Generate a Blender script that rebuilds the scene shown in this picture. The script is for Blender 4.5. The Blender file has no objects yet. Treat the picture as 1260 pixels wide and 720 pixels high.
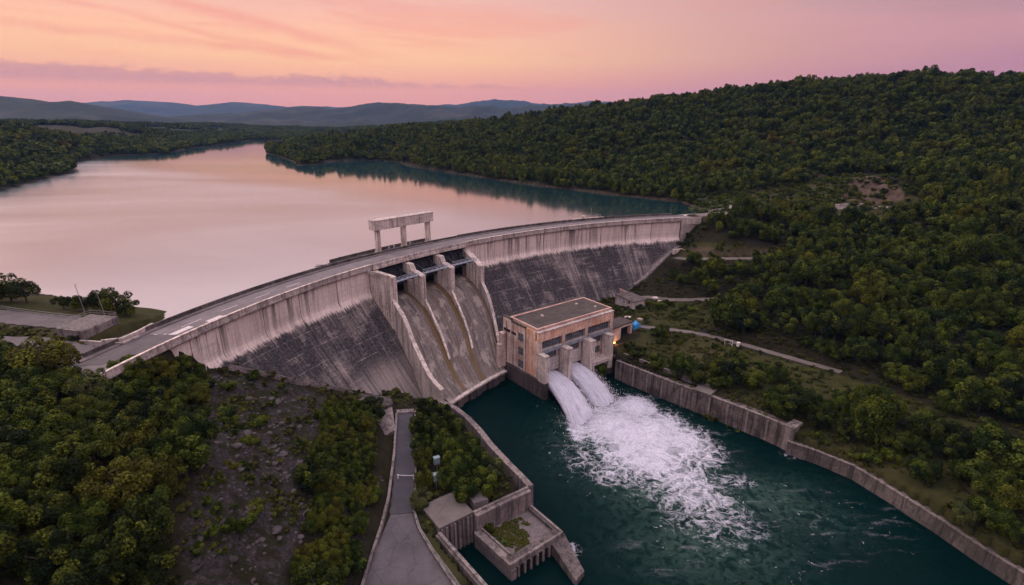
import bpy, math, random
import numpy as np
from mathutils import Vector

random.seed(7)
rng = np.random.default_rng(7)
scene = bpy.context.scene
COL = scene.collection
R = math.radians

# ------------------------------------------------------------------ camera
F, HOR, CAMH = 660.0, 141.0, 80.0            # focal length and horizon row in photo pixels (1260 x 720), height over the tail water
PITCH = math.atan((360.0 - HOR) / F)
cam = bpy.data.cameras.new('camera')
cam.sensor_width = 36.0
cam.lens = F / 1260.0 * 36.0
cam.clip_start = 0.5
cam.clip_end = 40000.0
cam_ob = bpy.data.objects.new('camera', cam)
cam_ob.location = (0, 0, CAMH)
cam_ob.rotation_euler = (R(90) - PITCH, 0, 0)
COL.objects.link(cam_ob)
scene.camera = cam_ob

# ------------------------------------------------------------------ node helper
class NT:
    def __init__(self, tree):
        self.t = tree
    def n(self, typ, ins=None, out=0, **props):
        nd = self.t.nodes.new(typ)
        for k, v in props.items():
            setattr(nd, k, v)
        for k, v in (ins or {}).items():
            s = nd.inputs[k]
            if isinstance(v, bpy.types.NodeSocket):
                self.t.links.new(v, s)
            else:
                s.default_value = v
        return nd.outputs[out] if (out is not None and len(nd.outputs)) else nd
    def m(self, op, a, b=0.0, c=0.0, clamp=False):
        return self.n('ShaderNodeMath', {0: a, 1: b, 2: c}, operation=op, use_clamp=clamp)
    def vm(self, op, a, b=(0, 0, 0), out=0):
        nd = self.n('ShaderNodeVectorMath', {0: a, 1: b}, out=None, operation=op)
        return nd.outputs[out]
    def mix(self, f, a, b, mode='MIX'):
        nd = self.n('ShaderNodeMix', None, out=None, data_type='RGBA', blend_type=mode)
        for i, v in ((0, f), (6, a), (7, b)):
            if isinstance(v, bpy.types.NodeSocket):
                self.t.links.new(v, nd.inputs[i])
            else:
                nd.inputs[i].default_value = (tuple(v) + (1.0,)) if (i and len(v) == 3) else v
        return nd.outputs[2]
    def ss(self, v, a, b):                      # smoothstep from a to b
        nd = self.n('ShaderNodeMapRange', {0: v, 1: a, 2: b, 3: 0.0, 4: 1.0}, interpolation_type='SMOOTHSTEP')
        return nd
    def lin(self, v, a, b, c, d):
        return self.n('ShaderNodeMapRange', {0: v, 1: a, 2: b, 3: c, 4: d})
    def noise(self, vec, scale, detail=3.0, rough=0.55, dist=0.0, out=0):
        return self.n('ShaderNodeTexNoise', {'Vector': vec, 'Scale': scale, 'Detail': detail, 'Roughness': rough, 'Distortion': dist}, out=out)
    def scl(self, vec, s, loc=(0, 0, 0)):
        return self.n('ShaderNodeMapping', {'Vector': vec, 'Scale': s, 'Location': loc})
    def ramp(self, f, stops, interp='LINEAR'):
        nd = self.n('ShaderNodeValToRGB', {0: f}, out=None)
        cr = nd.color_ramp
        cr.interpolation = interp
        while len(cr.elements) < len(stops):
            cr.elements.new(0.5)
        for e, (p, c) in zip(cr.elements, stops):
            e.position = p
            e.color = tuple(c) + (1.0,) if len(c) == 3 else c
        return nd.outputs[0]

def srgb(r, g, b):
    f = lambda c: (c / 255 / 12.92) if c <= 10 else ((c / 255 + 0.055) / 1.055) ** 2.4
    return (f(r), f(g), f(b))

# ------------------------------------------------------------------ dusk sky (world)
world = bpy.data.worlds.new('World')
scene.world = world
world.use_nodes = True
wt = world.node_tree
wt.nodes.clear()
W = NT(wt)
gen = W.n('ShaderNodeTexCoord', out=0)
sep = W.n('ShaderNodeSeparateXYZ', {0: W.vm('NORMALIZE', gen)}, out=None)
el = W.m('MULTIPLY', W.m('ARCSINE', sep.outputs[2]), 180 / math.pi)             # elevation, degrees
az = W.m('MULTIPLY', W.m('ARCTAN2', sep.outputs[0], sep.outputs[1]), 180 / math.pi)   # azimuth from the view axis
aza = W.m('ABSOLUTE', W.m('SUBTRACT', az, -32.0))
away = W.ss(aza, 16.0, 84.0)                                                     # 0 towards the afterglow, 1 away from it
e01 = W.m('DIVIDE', el, 90.0, clamp=True)
glow = W.ramp(e01, [(0.0, srgb(236, 150, 128)), (0.025, srgb(244, 160, 130)), (0.055, srgb(252, 192, 144)), (0.085, srgb(249, 188, 156)),
                    (0.13, srgb(230, 182, 174)), (0.175, srgb(219, 192, 193)), (0.28, srgb(216, 198, 204)), (0.55, srgb(220, 204, 212)), (1.0, srgb(218, 208, 218))])
dusk = W.ramp(e01, [(0.0, srgb(172, 114, 132)), (0.03, srgb(176, 116, 134)), (0.065, srgb(172, 124, 138)), (0.13, srgb(160, 134, 147)), (0.20, srgb(178, 154, 170)),
                    (0.28, srgb(198, 172, 192)), (0.55, srgb(210, 196, 210)), (1.0, srgb(218, 208, 218))])
skyc = W.mix(away, glow, dusk)
# low cloud bank
cv = W.n('ShaderNodeCombineXYZ', {0: W.m('MULTIPLY', az, 0.16), 1: W.m('MULTIPLY', el, 0.5), 2: 3.3})
cn = W.noise(cv, 1.0, 5.0, 0.6)
cv2 = W.n('ShaderNodeCombineXYZ', {0: W.m('MULTIPLY', az, 0.9), 1: W.m('MULTIPLY', el, 1.6), 2: 8.1})
cn2 = W.noise(cv2, 1.0, 4.0, 0.6)
top = W.m('ADD', W.lin(az, -46.0, 12.0, 4.2, 2.3), W.m('ADD', W.m('MULTIPLY', W.m('SUBTRACT', cn, 0.5), 2.6), W.m('MULTIPLY', W.m('SUBTRACT', cn2, 0.5), 1.5)))
bank = W.m('MULTIPLY', W.ss(W.m('SUBTRACT', top, el), -0.12, 0.55), W.ss(el, 2.1, 3.0))
bank = W.m('MULTIPLY', bank, W.lin(aza, 20.0, 70.0, 0.66, 0.2))
bank = W.m('MULTIPLY', bank, W.lin(cn2, 0.3, 0.7, 1.0, 0.72))
skyc = W.mix(bank, skyc, srgb(182, 126, 138))
# thin pink streaks higher up
sv = W.n('ShaderNodeCombineXYZ', {0: W.m('MULTIPLY', az, 0.045), 1: W.m('ADD', W.m('MULTIPLY', el, 0.42), W.m('MULTIPLY', az, 0.022)), 2: 5.9})
sn = W.noise(sv, 1.0, 5.0, 0.55, 0.35)
st = W.m('MULTIPLY', W.ss(sn, 0.52, 0.68), W.m('MULTIPLY', W.ss(el, 3.5, 6.0), W.lin(aza, 10.0, 60.0, 0.42, 0.12)))
skyc = W.mix(st, skyc, srgb(234, 140, 124))
sv3 = W.n('ShaderNodeCombineXYZ', {0: W.m('MULTIPLY', az, 0.02), 1: W.m('ADD', W.m('MULTIPLY', el, 0.16), W.m('MULTIPLY', az, 0.006)), 2: 1.7})
skyc = W.mix(W.m('MULTIPLY', W.ss(W.noise(sv3, 1.0, 4.0, 0.6), 0.45, 0.75), 0.35), skyc, srgb(226, 160, 158))
# the long pink wisp that sinks from the upper left, and a fainter one under it
for c0, sl, wd, k, zs in ((11.6, 0.185, 0.85, 0.62, 2.2), (9.6, 0.17, 0.35, 0.4, 7.7), (6.4, 0.035, 0.55, 0.5, 4.4)):
    wv = W.n('ShaderNodeCombineXYZ', {0: W.m('MULTIPLY', az, 0.11), 1: W.m('MULTIPLY', el, 0.35), 2: zs})
    wn = W.noise(wv, 1.0, 5.0, 0.6)
    mid = W.m('SUBTRACT', c0, W.m('MULTIPLY', W.m('ADD', az, 44.0), sl))
    dd = W.m('ABSOLUTE', W.m('ADD', W.m('SUBTRACT', el, mid), W.m('MULTIPLY', W.m('SUBTRACT', wn, 0.5), 2.4)))
    wf = W.m('MULTIPLY', W.ss(dd, wd, 0.0), W.m('MULTIPLY', W.ss(az, -8.0, -24.0), W.m('MULTIPLY', W.lin(wn, 0.35, 0.6, 0.45, 1.0), k)))
    skyc = W.mix(wf, skyc, srgb(236, 146, 130))
gain = W.lin(W.ss(el, 9.0, 62.0), 0.0, 1.0, 0.69, 1.85)      # the open sky overhead is brighter than the murk at the horizon
bg = W.n('ShaderNodeBackground', {0: skyc, 1: gain})
W.n('ShaderNodeOutputWorld', {0: bg})

# ------------------------------------------------------------------ the last of the sun: low, soft and warm, from the afterglow on the left
SUN_AZ, SUN_EL = -62.0, 24.0
sun = bpy.data.lights.new('sun', 'SUN')
sun.energy = 1.1
sun.angle = R(22)
sun.color = (1.0, 0.78, 0.62)
sun_ob = bpy.data.objects.new('sun', sun)
sd = Vector((math.sin(R(SUN_AZ)) * math.cos(R(SUN_EL)), math.cos(R(SUN_AZ)) * math.cos(R(SUN_EL)), math.sin(R(SUN_EL))))
sun_ob.rotation_euler = (-sd).to_track_quat('-Z', 'Y').to_euler()
sun_ob.location = sd * 600
COL.objects.link(sun_ob)

scene.view_settings.view_transform = 'Standard'
scene.view_settings.look = 'None'
scene.view_settings.exposure = 0.74
scene.view_settings.gamma = 1.0
scene.view_settings.use_curve_mapping = False
cy = scene.cycles
cy.use_denoising = True
cy.max_bounces = 7
cy.diffuse_bounces = 3
cy.glossy_bounces = 3
cy.transmission_bounces = 3
cy.volume_bounces = 0
cy.transparent_max_bounces = 8
cy.use_adaptive_sampling = True
cy.adaptive_threshold = 0.015
cy.sample_clamp_indirect = 4.0

# ------------------------------------------------------------------ pixels to places: a pixel gives a direction, the height gives the distance
def ray(u, v):
    a = (u - 630.0) / F
    b = (v - 360.0) / F
    return (a, math.cos(PITCH) - math.sin(PITCH) * b, -math.sin(PITCH) - math.cos(PITCH) * b)
def at(u, v, z):
    d = ray(u, v)
    t = (z - CAMH) / d[2]
    return (d[0] * t, d[1] * t, z)
def aty(u, v, y):
    d = ray(u, v)
    t = y / d[1]
    return (d[0] * t, y, CAMH + d[2] * t)
def proj(x, y, z):
    z = z - CAMH
    dep = y * math.cos(PITCH) - z * math.sin(PITCH)
    up = y * math.sin(PITCH) + z * math.cos(PITCH)
    dep = np.where(dep < 1.0, 1.0, dep)
    return 630 + F * x / dep, 360 - F * up / dep

# ------------------------------------------------------------------ noise and polygons in numpy
_tab = rng.random((256, 256))
def vnoise(x, y):
    xi = np.floor(x).astype(int); yi = np.floor(y).astype(int)
    fx = x - xi; fy = y - yi
    fx = fx * fx * (3 - 2 * fx); fy = fy * fy * (3 - 2 * fy)
    a = _tab[xi & 255, yi & 255]; b = _tab[(xi + 1) & 255, yi & 255]
    c = _tab[xi & 255, (yi + 1) & 255]; d = _tab[(xi + 1) & 255, (yi + 1) & 255]
    return (a * (1 - fx) + b * fx) * (1 - fy) + (c * (1 - fx) + d * fx) * fy
def fbm(x, y, octv=4, gain=0.5):
    s = 0.0; a = 1.0; tot = 0.0
    for i in range(octv):
        s = s + a * vnoise(x * 2 ** i + 17.3 * i, y * 2 ** i + 9.1 * i); tot += a; a *= gain
    return s / tot
def inpoly(x, y, poly):
    r = np.zeros(np.shape(x), bool)
    n = len(poly)
    for i in range(n):
        x0, y0 = poly[i][:2]; x1, y1 = poly[(i + 1) % n][:2]
        c = ((y0 > y) != (y1 > y))
        with np.errstate(divide='ignore', invalid='ignore'):
            r ^= c & (x < (x1 - x0) * (y - y0) / (y1 - y0 + 1e-12) + x0)
    return r
def segdist(x, y, pts, closed=False, zs=None):
    best = np.full(np.shape(x), 1e9); zb = np.zeros(np.shape(x))
    n = len(pts)
    for i in range(n if closed else n - 1):
        x0, y0 = pts[i][:2]; x1, y1 = pts[(i + 1) % n][:2]
        dx, dy = x1 - x0, y1 - y0
        t = np.clip(((x - x0) * dx + (y - y0) * dy) / (dx * dx + dy * dy + 1e-9), 0, 1)
        d = np.hypot(x - x0 - t * dx, y - y0 - t * dy)
        if zs is not None:
            zb = np.where(d < best, zs[i] * (1 - t) + zs[(i + 1) % n] * t, zb)
        best = np.minimum(best, d)
    return (best, zb) if zs is not None else best
def sstep(v, a, b):
    t = np.clip((v - a) / (b - a), 0, 1)
    return t * t * (3 - 2 * t)

# ------------------------------------------------------------------ mesh helpers
class MB:
    """collects shapes (world coordinates) for ONE mesh object"""
    def __init__(s):
        s.v = []; s.f = []; s.uv = None; s.fm = []
    def add(s, vs, fs, mi=0):
        o = len(s.v)
        s.v += [tuple(p) for p in vs]
        s.f += [tuple(i + o for i in f) for f in fs]
        s.fm += [mi] * len(fs)
        return s
    def box(s, x0, x1, y0, y1, z0, z1, T=None, mi=0):
        vs = [(x0, y0, z0), (x1, y0, z0), (x1, y1, z0), (x0, y1, z0), (x0, y0, z1), (x1, y0, z1), (x1, y1, z1), (x0, y1, z1)]
        if T: vs = [T(*p) for p in vs]
        return s.add(vs, [(0, 3, 2, 1), (4, 5, 6, 7), (0, 1, 5, 4), (1, 2, 6, 5), (2, 3, 7, 6), (3, 0, 4, 7)], mi)
    def prism(s, poly, z0, z1, mi=0):
        n = len(poly)
        ar = sum(poly[i][0] * poly[(i + 1) % n][1] - poly[(i + 1) % n][0] * poly[i][1] for i in range(n))
        if ar < 0: poly = list(reversed(poly))
        g = lambda z, i: z[i] if isinstance(z, (list, tuple)) else z
        vs = [(p[0], p[1], g(z0, i)) for i, p in enumerate(poly)] + [(p[0], p[1], g(z1, i)) for i, p in enumerate(poly)]
        fs = [tuple(range(n - 1, -1, -1)), tuple(range(n, 2 * n))] + [(i, (i + 1) % n, n + (i + 1) % n, n + i) for i in range(n)]
        return s.add(vs, fs, mi)
    def tube(s, pts, r, n=6, mi=0):
        pts = [Vector(p) for p in pts]
        rings = []
        for i, p in enumerate(pts):
            d = (pts[min(i + 1, len(pts) - 1)] - pts[max(i - 1, 0)]).normalized()
            a = d.cross(Vector((0, 0, 1)))
            if a.length < 1e-3: a = d.cross(Vector((0, 1, 0)))
            a.normalize(); b = d.cross(a)
            rr = r[i] if isinstance(r, (list, tuple)) else r
            rings.append([p + (a * math.cos(2 * math.pi * k / n) + b * math.sin(2 * math.pi * k / n)) * rr for k in range(n)])
        vs = [p for ring in rings for p in ring]
        fs = [(i * n + k, i * n + (k + 1) % n, (i + 1) * n + (k + 1) % n, (i + 1) * n + k) for i in range(len(pts) - 1) for k in range(n)]
        fs += [tuple(range(n - 1, -1, -1)), tuple((len(pts) - 1) * n + k for k in range(n))]
        return s.add(vs, fs, mi)
    def bar(s, p, q, w, h, mi=0):
        p = Vector(p); q = Vector(q); d = (q - p).normalized()
        a = d.cross(Vector((0, 0, 1)))
        if a.length < 1e-3: a = Vector((1, 0, 0))
        a = a.normalized() * w / 2; b = a.cross(d).normalized() * h / 2
        vs = [p - a - b, p + a - b, p + a + b, p - a + b, q - a - b, q + a - b, q + a + b, q - a + b]
        return s.add(vs, [(0, 1, 2, 3), (7, 6, 5, 4), (0, 4, 5, 1), (1, 5, 6, 2), (2, 6, 7, 3), (3, 7, 4, 0)], mi)
    def ribbon(s, left, right, thick=0.0, mi=0):
        n = len(left)
        if thick <= 0:
            return s.add(list(left) + list(right), [(i, n + i, n + i + 1, i + 1) for i in range(n - 1)], mi)
        d = lambda P: [(p[0], p[1], p[2] - thick) for p in P]
        vs = list(left) + list(right) + d(left) + d(right)
        fs = []
        for i in range(n - 1):
            fs += [(i, n + i, n + i + 1, i + 1), (2 * n + i, 2 * n + i + 1, 3 * n + i + 1, 3 * n + i), (i, i + 1, 2 * n + i + 1, 2 * n + i), (n + i, 3 * n + i, 3 * n + i + 1, n + i + 1)]
        fs += [(0, 2 * n, 3 * n, n), (n - 1, 2 * n - 1, 4 * n - 1, 3 * n - 1)]
        return s.add(vs, fs, mi)

ORIG = {}
def tag(o, label=None, cat=None, group=None, kind=None):
    if label: o['label'] = label
    if cat: o['category'] = cat
    if group: o['group'] = group
    if kind: o['kind'] = kind
    return o
def thing(name, loc, label, cat, group=None):
    o = bpy.data.objects.new(name, None)
    o.empty_display_size = 0.5
    o.location = loc
    COL.objects.link(o)
    ORIG[o.name] = tuple(loc)
    return tag(o, label, cat, group)
def link_mesh(name, me, mats, parent=None, loc=None):
    for m in (mats if isinstance(mats, (list, tuple)) else [mats]):
        me.materials.append(m)
    o = bpy.data.objects.new(name, me)
    COL.objects.link(o)
    if parent is not None:
        o.parent = parent
        ORIG[o.name] = ORIG[parent.name]
    elif loc is not None:
        o.location = loc
        ORIG[o.name] = tuple(loc)
    return o
def build(name, mb, mats, parent=None, smooth=False, at_=None, uv=None):
    V = np.array(mb.v, float)
    if parent is not None:
        org = np.array(ORIG[parent.name])
    elif at_ is not None:
        org = np.array(at_, float)
    else:
        org = np.array([(V[:, 0].min() + V[:, 0].max()) / 2, (V[:, 1].min() + V[:, 1].max()) / 2, V[:, 2].min()])
    me = bpy.data.meshes.new(name)
    me.from_pydata((V - org).tolist(), [], mb.f)
    if any(mb.fm):
        me.polygons.foreach_set('material_index', mb.fm)
    if uv is not None:
        l = me.uv_layers.new(name='UVMap')
        vi = np.empty(len(me.loops), int); me.loops.foreach_get('vertex_index', vi)
        l.data.foreach_set('uv', np.asarray(uv, np.float32)[vi].ravel())
    if smooth:
        me.polygons.foreach_set('use_smooth', [True] * len(me.polygons))
    me.update()
    return link_mesh(name, me, mats, parent, None if parent is not None else tuple(org))
def np_mesh(name, V, Q):
    """fast quad mesh from arrays"""
    me = bpy.data.meshes.new(name)
    V = np.ascontiguousarray(V, np.float32); Q = np.ascontiguousarray(Q, np.int32)
    k = Q.shape[1]
    me.vertices.add(len(V)); me.vertices.foreach_set('co', V.ravel())
    me.loops.add(Q.size); me.loops.foreach_set('vertex_index', Q.ravel())
    me.polygons.add(len(Q)); me.polygons.foreach_set('loop_start', np.arange(0, Q.size, k, dtype=np.int32))
    me.polygons.foreach_set('loop_total', np.full(len(Q), k, np.int32))
    me.update(calc_edges=True)
    me.validate()
    return me
def grid_quads(nx, ny):
    i, j = np.meshgrid(np.arange(nx - 1), np.arange(ny - 1), indexing='ij')
    a = (i * ny + j).ravel()
    return np.stack([a, a + ny, a + ny + 1, a + 1], 1)
def fattr(me, name, arr):
    a = me.attributes.new(name, 'FLOAT', 'POINT')
    a.data.foreach_set('value', np.ascontiguousarray(arr, np.float32).ravel())
# ------------------------------------------------------------------ materials (all procedural)
def new_mat(name):
    m = bpy.data.materials.new(name)
    m.use_nodes = True
    m.node_tree.nodes.clear()
    return m, NT(m.node_tree)
def finish(g, color, rough=0.85, bump=None, bstr=0.3, bdist=0.1, spec=0.3, metal=0.0, emit=None, estr=0.0):
    ins = {'Base Color': color if isinstance(color, bpy.types.NodeSocket) else tuple(color) + (1.0,), 'Roughness': rough, 'Metallic': metal, 'Specular IOR Level': spec}
    if emit: ins['Emission Color'] = tuple(emit) + (1.0,); ins['Emission Strength'] = estr
    if bump is not None:
        ins['Normal'] = g.n('ShaderNodeBump', {'Height': bump, 'Strength': bstr, 'Distance': bdist})
    b = g.n('ShaderNodeBsdfPrincipled', ins)
    g.n('ShaderNodeOutputMaterial', {0: b})
def plain(name, col, rough=0.7, metal=0.0, vary=0.15, scale=0.8, spec=0.3, emit=None, estr=0.0):
    m, g = new_mat(name)
    pos = g.n('ShaderNodeNewGeometry', out=0)
    f = g.noise(pos, scale, 4.0, 0.6)
    c = g.mix(g.lin(f, 0.3, 0.7, 0.0, 1.0), tuple(v * (1 - vary) for v in col), tuple(min(1, v * (1 + vary)) for v in col))
    finish(g, c, rough, spec=spec, metal=metal, emit=emit, estr=estr)
    return m

def concrete(name, base, dark, streak=0.6, blot=0.5, lines=0.0, moss=0.0, uv=False, line_h=1.5, warm=None):
    """weathered board-marked concrete: run-off streaks from the top, blotches, lift lines"""
    m, g = new_mat(name)
    pos = g.n('ShaderNodeNewGeometry', out=0)
    if uv:
        t = g.n('ShaderNodeUVMap'); s = g.n('ShaderNodeSeparateXYZ', {0: t}, out=None)
        along, down = s.outputs[0], s.outputs[1]
        sv = g.n('ShaderNodeCombineXYZ', {0: along, 1: g.m('MULTIPLY', down, 0.05), 2: 0.0})
        bv = g.n('ShaderNodeCombineXYZ', {0: along, 1: down, 2: 0.0})
    else:
        s = g.n('ShaderNodeSeparateXYZ', {0: pos}, out=None)
        down = s.outputs[2]
        sv = g.scl(pos, (1, 1, 0.05)); bv = pos
    st = g.noise(sv, 0.9, 5.0, 0.65)
    st2 = g.noise(sv, 3.1, 3.0, 0.6)
    bl = g.noise(bv, 0.13, 5.0, 0.62, 0.4)
    fine = g.noise(bv, 1.6, 6.0, 0.7)
    c = g.mix(g.lin(fine, 0.38, 0.62, 0.0, 1.0), tuple(v * 0.72 for v in base), tuple(min(.9, v * 1.2) for v in base))
    if warm:
        c = g.mix(g.m('MULTIPLY', g.ss(g.noise(bv, 0.21, 4.0, 0.6), 0.45, 0.62), 0.85), c, warm)
    c = g.mix(g.m('MULTIPLY', g.ss(bl, 0.46, 0.64), blot), c, dark)
    c = g.mix(g.m('MULTIPLY', g.ss(st, 0.49, 0.62), streak), c, dark)
    c = g.mix(g.m('MULTIPLY', g.ss(st2, 0.53, 0.63), streak * 0.6), c, tuple(v * 0.7 for v in dark))
    h = fine
    if lines > 0:
        fr = g.m('FRACT', g.m('DIVIDE', down, line_h))
        ln = g.ss(g.m('ABSOLUTE', g.m('SUBTRACT', fr, 0.5)), 0.44, 0.5)
        c = g.mix(g.m('MULTIPLY', ln, g.m('MULTIPLY', lines, g.lin(fine, 0.35, 0.6, 0.3, 1.0))), c, tuple(v * 0.75 for v in dark))
        h = g.m('SUBTRACT', h, g.m('MULTIPLY', ln, 0.6))
    if moss > 0:
        mo = g.m('MULTIPLY', g.ss(g.noise(bv, 0.5, 5.0, 0.7), 0.5, 0.68), moss)
        c = g.mix(mo, c, (0.055, 0.055, 0.03))
    finish(g, c, 0.9, h, 0.5, 0.12, spec=0.2)
    return m

LIGHTC = (0.58, 0.505, 0.44); STAIN = (0.095, 0.082, 0.074)
m_conc = concrete('weathered_concrete', (0.46, 0.40, 0.36), STAIN, 0.55, 0.4, lines=0.25)
m_conc_light = concrete('pale_concrete', LIGHTC, (0.14, 0.12, 0.105), 0.65, 0.4, lines=0.15)
m_conc_dark = concrete('grimy_concrete', (0.12, 0.103, 0.097), (0.03, 0.027, 0.026), 0.75, 0.65, lines=0.3, moss=0.25)
m_conc_wet = concrete('wet_dark_concrete', (0.075, 0.062, 0.058), (0.02, 0.018, 0.019), 0.6, 0.6)
m_deck = concrete('grey_slab', (0.13, 0.114, 0.11), (0.06, 0.052, 0.05), 0.1, 0.6, moss=0.15)
m_river_wall = concrete('river_wall_concrete', (0.13, 0.108, 0.098), (0.024, 0.021, 0.021), 0.85, 0.75, lines=0.35, moss=0.2)

def dam_face():
    m, g = new_mat('dam_face_concrete')
    pos = g.n('ShaderNodeNewGeometry', out=0)
    z = g.n('ShaderNodeSeparateXYZ', {0: pos}, out=None).outputs[2]
    t = g.n('ShaderNodeUVMap'); s = g.n('ShaderNodeSeparateXYZ', {0: t}, out=None)
    u, v = s.outputs[0], s.outputs[1]
    cv = lambda a, b: g.n('ShaderNodeCombineXYZ', {0: g.m('MULTIPLY', u, a), 1: g.m('MULTIPLY', v, b), 2: 0.0})
    fine = g.noise(cv(1, 1), 1.3, 6.0, 0.75)
    st = g.noise(cv(1, 0.045), 0.8, 5.0, 0.65)
    st2 = g.noise(cv(1, 0.03), 2.6, 4.0, 0.65)
    # upper wall: pale, with run-off streaks that start under the cornice
    up = g.mix(g.lin(fine, 0.38, 0.62, 0.0, 1.0), (0.60, 0.52, 0.455), (0.76, 0.665, 0.585))
    up = g.mix(g.m('MULTIPLY', g.ss(g.noise(cv(0.1, 0.5), 1.0, 3.0, 0.6), 0.45, 0.75), 0.3), up, (0.48, 0.385, 0.34))
    tone = g.n('ShaderNodeObjectInfo', out=None).outputs['Random']
    up = g.mix(g.lin(tone, 0.0, 1.0, 0.0, 0.45), up, (0.47, 0.385, 0.33))
    patchy = g.lin(g.noise(cv(0.045, 0.02), 1.0, 2.0, 0.5), 0.42, 0.58, 0.25, 1.0)
    run = g.m('MULTIPLY', g.m('MULTIPLY', g.ss(st, 0.47, 0.6), patchy), g.lin(z, 26.5, 35.2, 0.3, 1.0))
    up = g.mix(run, up, (0.115, 0.10, 0.09))
    up = g.mix(g.m('MULTIPLY', g.ss(st2, 0.54, 0.64), 0.5), up, (0.20, 0.165, 0.15))
    # lower slope: dark lichen in lifts and patches, pale seepage
    blk = g.noise(cv(0.05, 0.075), 1.0, 2.0, 0.5)
    blk2 = g.noise(cv(0.16, 0.22), 1.0, 3.0, 0.6)
    dk = g.mix(g.lin(fine, 0.4, 0.62, 0.0, 1.0), (0.014, 0.0135, 0.0155), (0.06, 0.055, 0.057))
    pale = g.mix(fine, (0.16, 0.138, 0.126), (0.30, 0.26, 0.235))
    lowf = g.m('ADD', g.m('MULTIPLY', g.ss(blk, 0.5, 0.66), 0.6), g.m('MULTIPLY', g.ss(blk2, 0.54, 0.66), 0.5), clamp=True)
    lowf = g.m('ADD', lowf, g.m('MULTIPLY', g.ss(st2, 0.55, 0.66), 0.6), clamp=True)
    lowf = g.m('ADD', lowf, g.m('MULTIPLY', g.ss(g.noise(cv(0.16, 0.012), 1.0, 3.0, 0.6), 0.52, 0.7), 0.6), clamp=True)
    lowf = g.m('MULTIPLY', lowf, g.lin(g.m('ADD', st, g.m('MULTIPLY', fine, 0.5)), 0.62, 0.86, 0.1, 1.0))
    # cleaner concrete low down on both sides of the spillway
    near = g.m('ABSOLUTE', g.m('SUBTRACT', u, 485.0))
    lowf = g.m('MAXIMUM', lowf, g.m('MULTIPLY', g.m('MULTIPLY', g.ss(z, 15.0, 8.0), g.ss(near, 22.0, 8.0)), g.lin(st, 0.35, 0.6, 0.25, 1.0)))
    lo = g.mix(lowf, dk, pale)
    fr = g.m('FRACT', g.m('DIVIDE', v, 1.5))
    ln = g.ss(g.m('ABSOLUTE', g.m('SUBTRACT', fr, 0.5)), 0.40, 0.5)
    lo = g.mix(g.m('MULTIPLY', ln, g.lin(g.m('ADD', fine, blk2), 0.95, 1.15, 0.0, 0.4)), lo, (0.2, 0.172, 0.16))
    fr2 = g.m('FRACT', g.m('DIVIDE', v, 4.5))
    ln2 = g.ss(g.m('ABSOLUTE', g.m('SUBTRACT', fr2, 0.5)), 0.47, 0.5)
    lo = g.mix(g.m('MULTIPLY', ln2, g.lin(g.m('ADD', st, blk2), 0.9, 1.12, 0.0, 0.7)), lo, (0.30, 0.258, 0.236))
    edge = g.m('ADD', z, g.m('ADD', g.m('MULTIPLY', g.m('SUBTRACT', st2, 0.5), 3.6), g.m('MULTIPLY', g.m('SUBTRACT', g.noise(cv(0.12, 0.1), 1.0, 3.0, 0.6), 0.5), 3.0)))
    c = g.mix(g.ss(edge, 26.2, 27.3), lo, up)
    frz = g.m('FRACT', g.m('DIVIDE', z, 1.5))
    lz = g.ss(g.m('ABSOLUTE', g.m('SUBTRACT', frz, 0.5)), 0.45, 0.5)
    c = g.mix(g.m('MULTIPLY', lz, g.m('MULTIPLY', g.ss(z, 26.5, 27.5), 0.28)), c, (0.2, 0.165, 0.15))
    finish(g, c, 0.9, g.m('SUBTRACT', fine, g.m('MULTIPLY', ln, 0.5)), 0.5, 0.12, spec=0.2)
    return m
m_dam = dam_face()

def chute_mat():
    m, g = new_mat('spillway_concrete')
    t = g.n('ShaderNodeUVMap'); s = g.n('ShaderNodeSeparateXYZ', {0: t}, out=None)
    u, v = s.outputs[0], s.outputs[1]                 # u 0..3 across the bays, v metres down the chute
    cv = lambda a, b: g.n('ShaderNodeCombineXYZ', {0: g.m('MULTIPLY', u, a), 1: g.m('MULTIPLY', v, b), 2: 0.0})
    fine = g.noise(cv(11, 1), 1.3, 6.0, 0.7)
    st = g.noise(cv(11, 0.05), 1.0, 5.0, 0.65)
    c = g.mix(g.lin(fine, 0.3, 0.7, 0.0, 1.0), (0.085, 0.071, 0.062), (0.17, 0.145, 0.128))
    c = g.mix(g.m('MULTIPLY', g.ss(st, 0.46, 0.6), 0.8), c, (0.05, 0.044, 0.045))
    c = g.mix(g.m('MULTIPLY', g.ss(g.noise(cv(3, 0.16), 1.0, 4.0, 0.65), 0.5, 0.62), 0.6), c, (0.29, 0.25, 0.225))
    fr = g.m('FRACT', g.m('DIVIDE', v, 2.2))
    ln = g.ss(g.m('ABSOLUTE', g.m('SUBTRACT', fr, 0.5)), 0.46, 0.5)
    c = g.mix(g.m('MULTIPLY', ln, 0.5), c, (0.10, 0.085, 0.08))
    wob = g.m('MULTIPLY', g.m('SUBTRACT', g.noise(cv(0.3, 0.12), 1.0, 3.0, 0.6), 0.5), 0.10)
    for cx, wd, k in ((0.90, 0.15, 1.0), (1.89, 0.16, 1.0), (1.42, 0.05, 0.7), (2.94, 0.06, 0.9)):   # brown algae where gates leak
        d = g.m('ABSOLUTE', g.m('SUBTRACT', g.m('ADD', u, wob), cx))
        f = g.m('MULTIPLY', g.ss(d, wd, wd * 0.35), g.m('MULTIPLY', g.lin(st, 0.3, 0.55, 0.7, 1.0), k))
        c = g.mix(f, c, g.mix(fine, (0.048, 0.031, 0.012), (0.135, 0.088, 0.036)))
    finish(g, c, 0.8, fine, 0.5, 0.1, spec=0.25)
    return m
m_chute = chute_mat()

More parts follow.
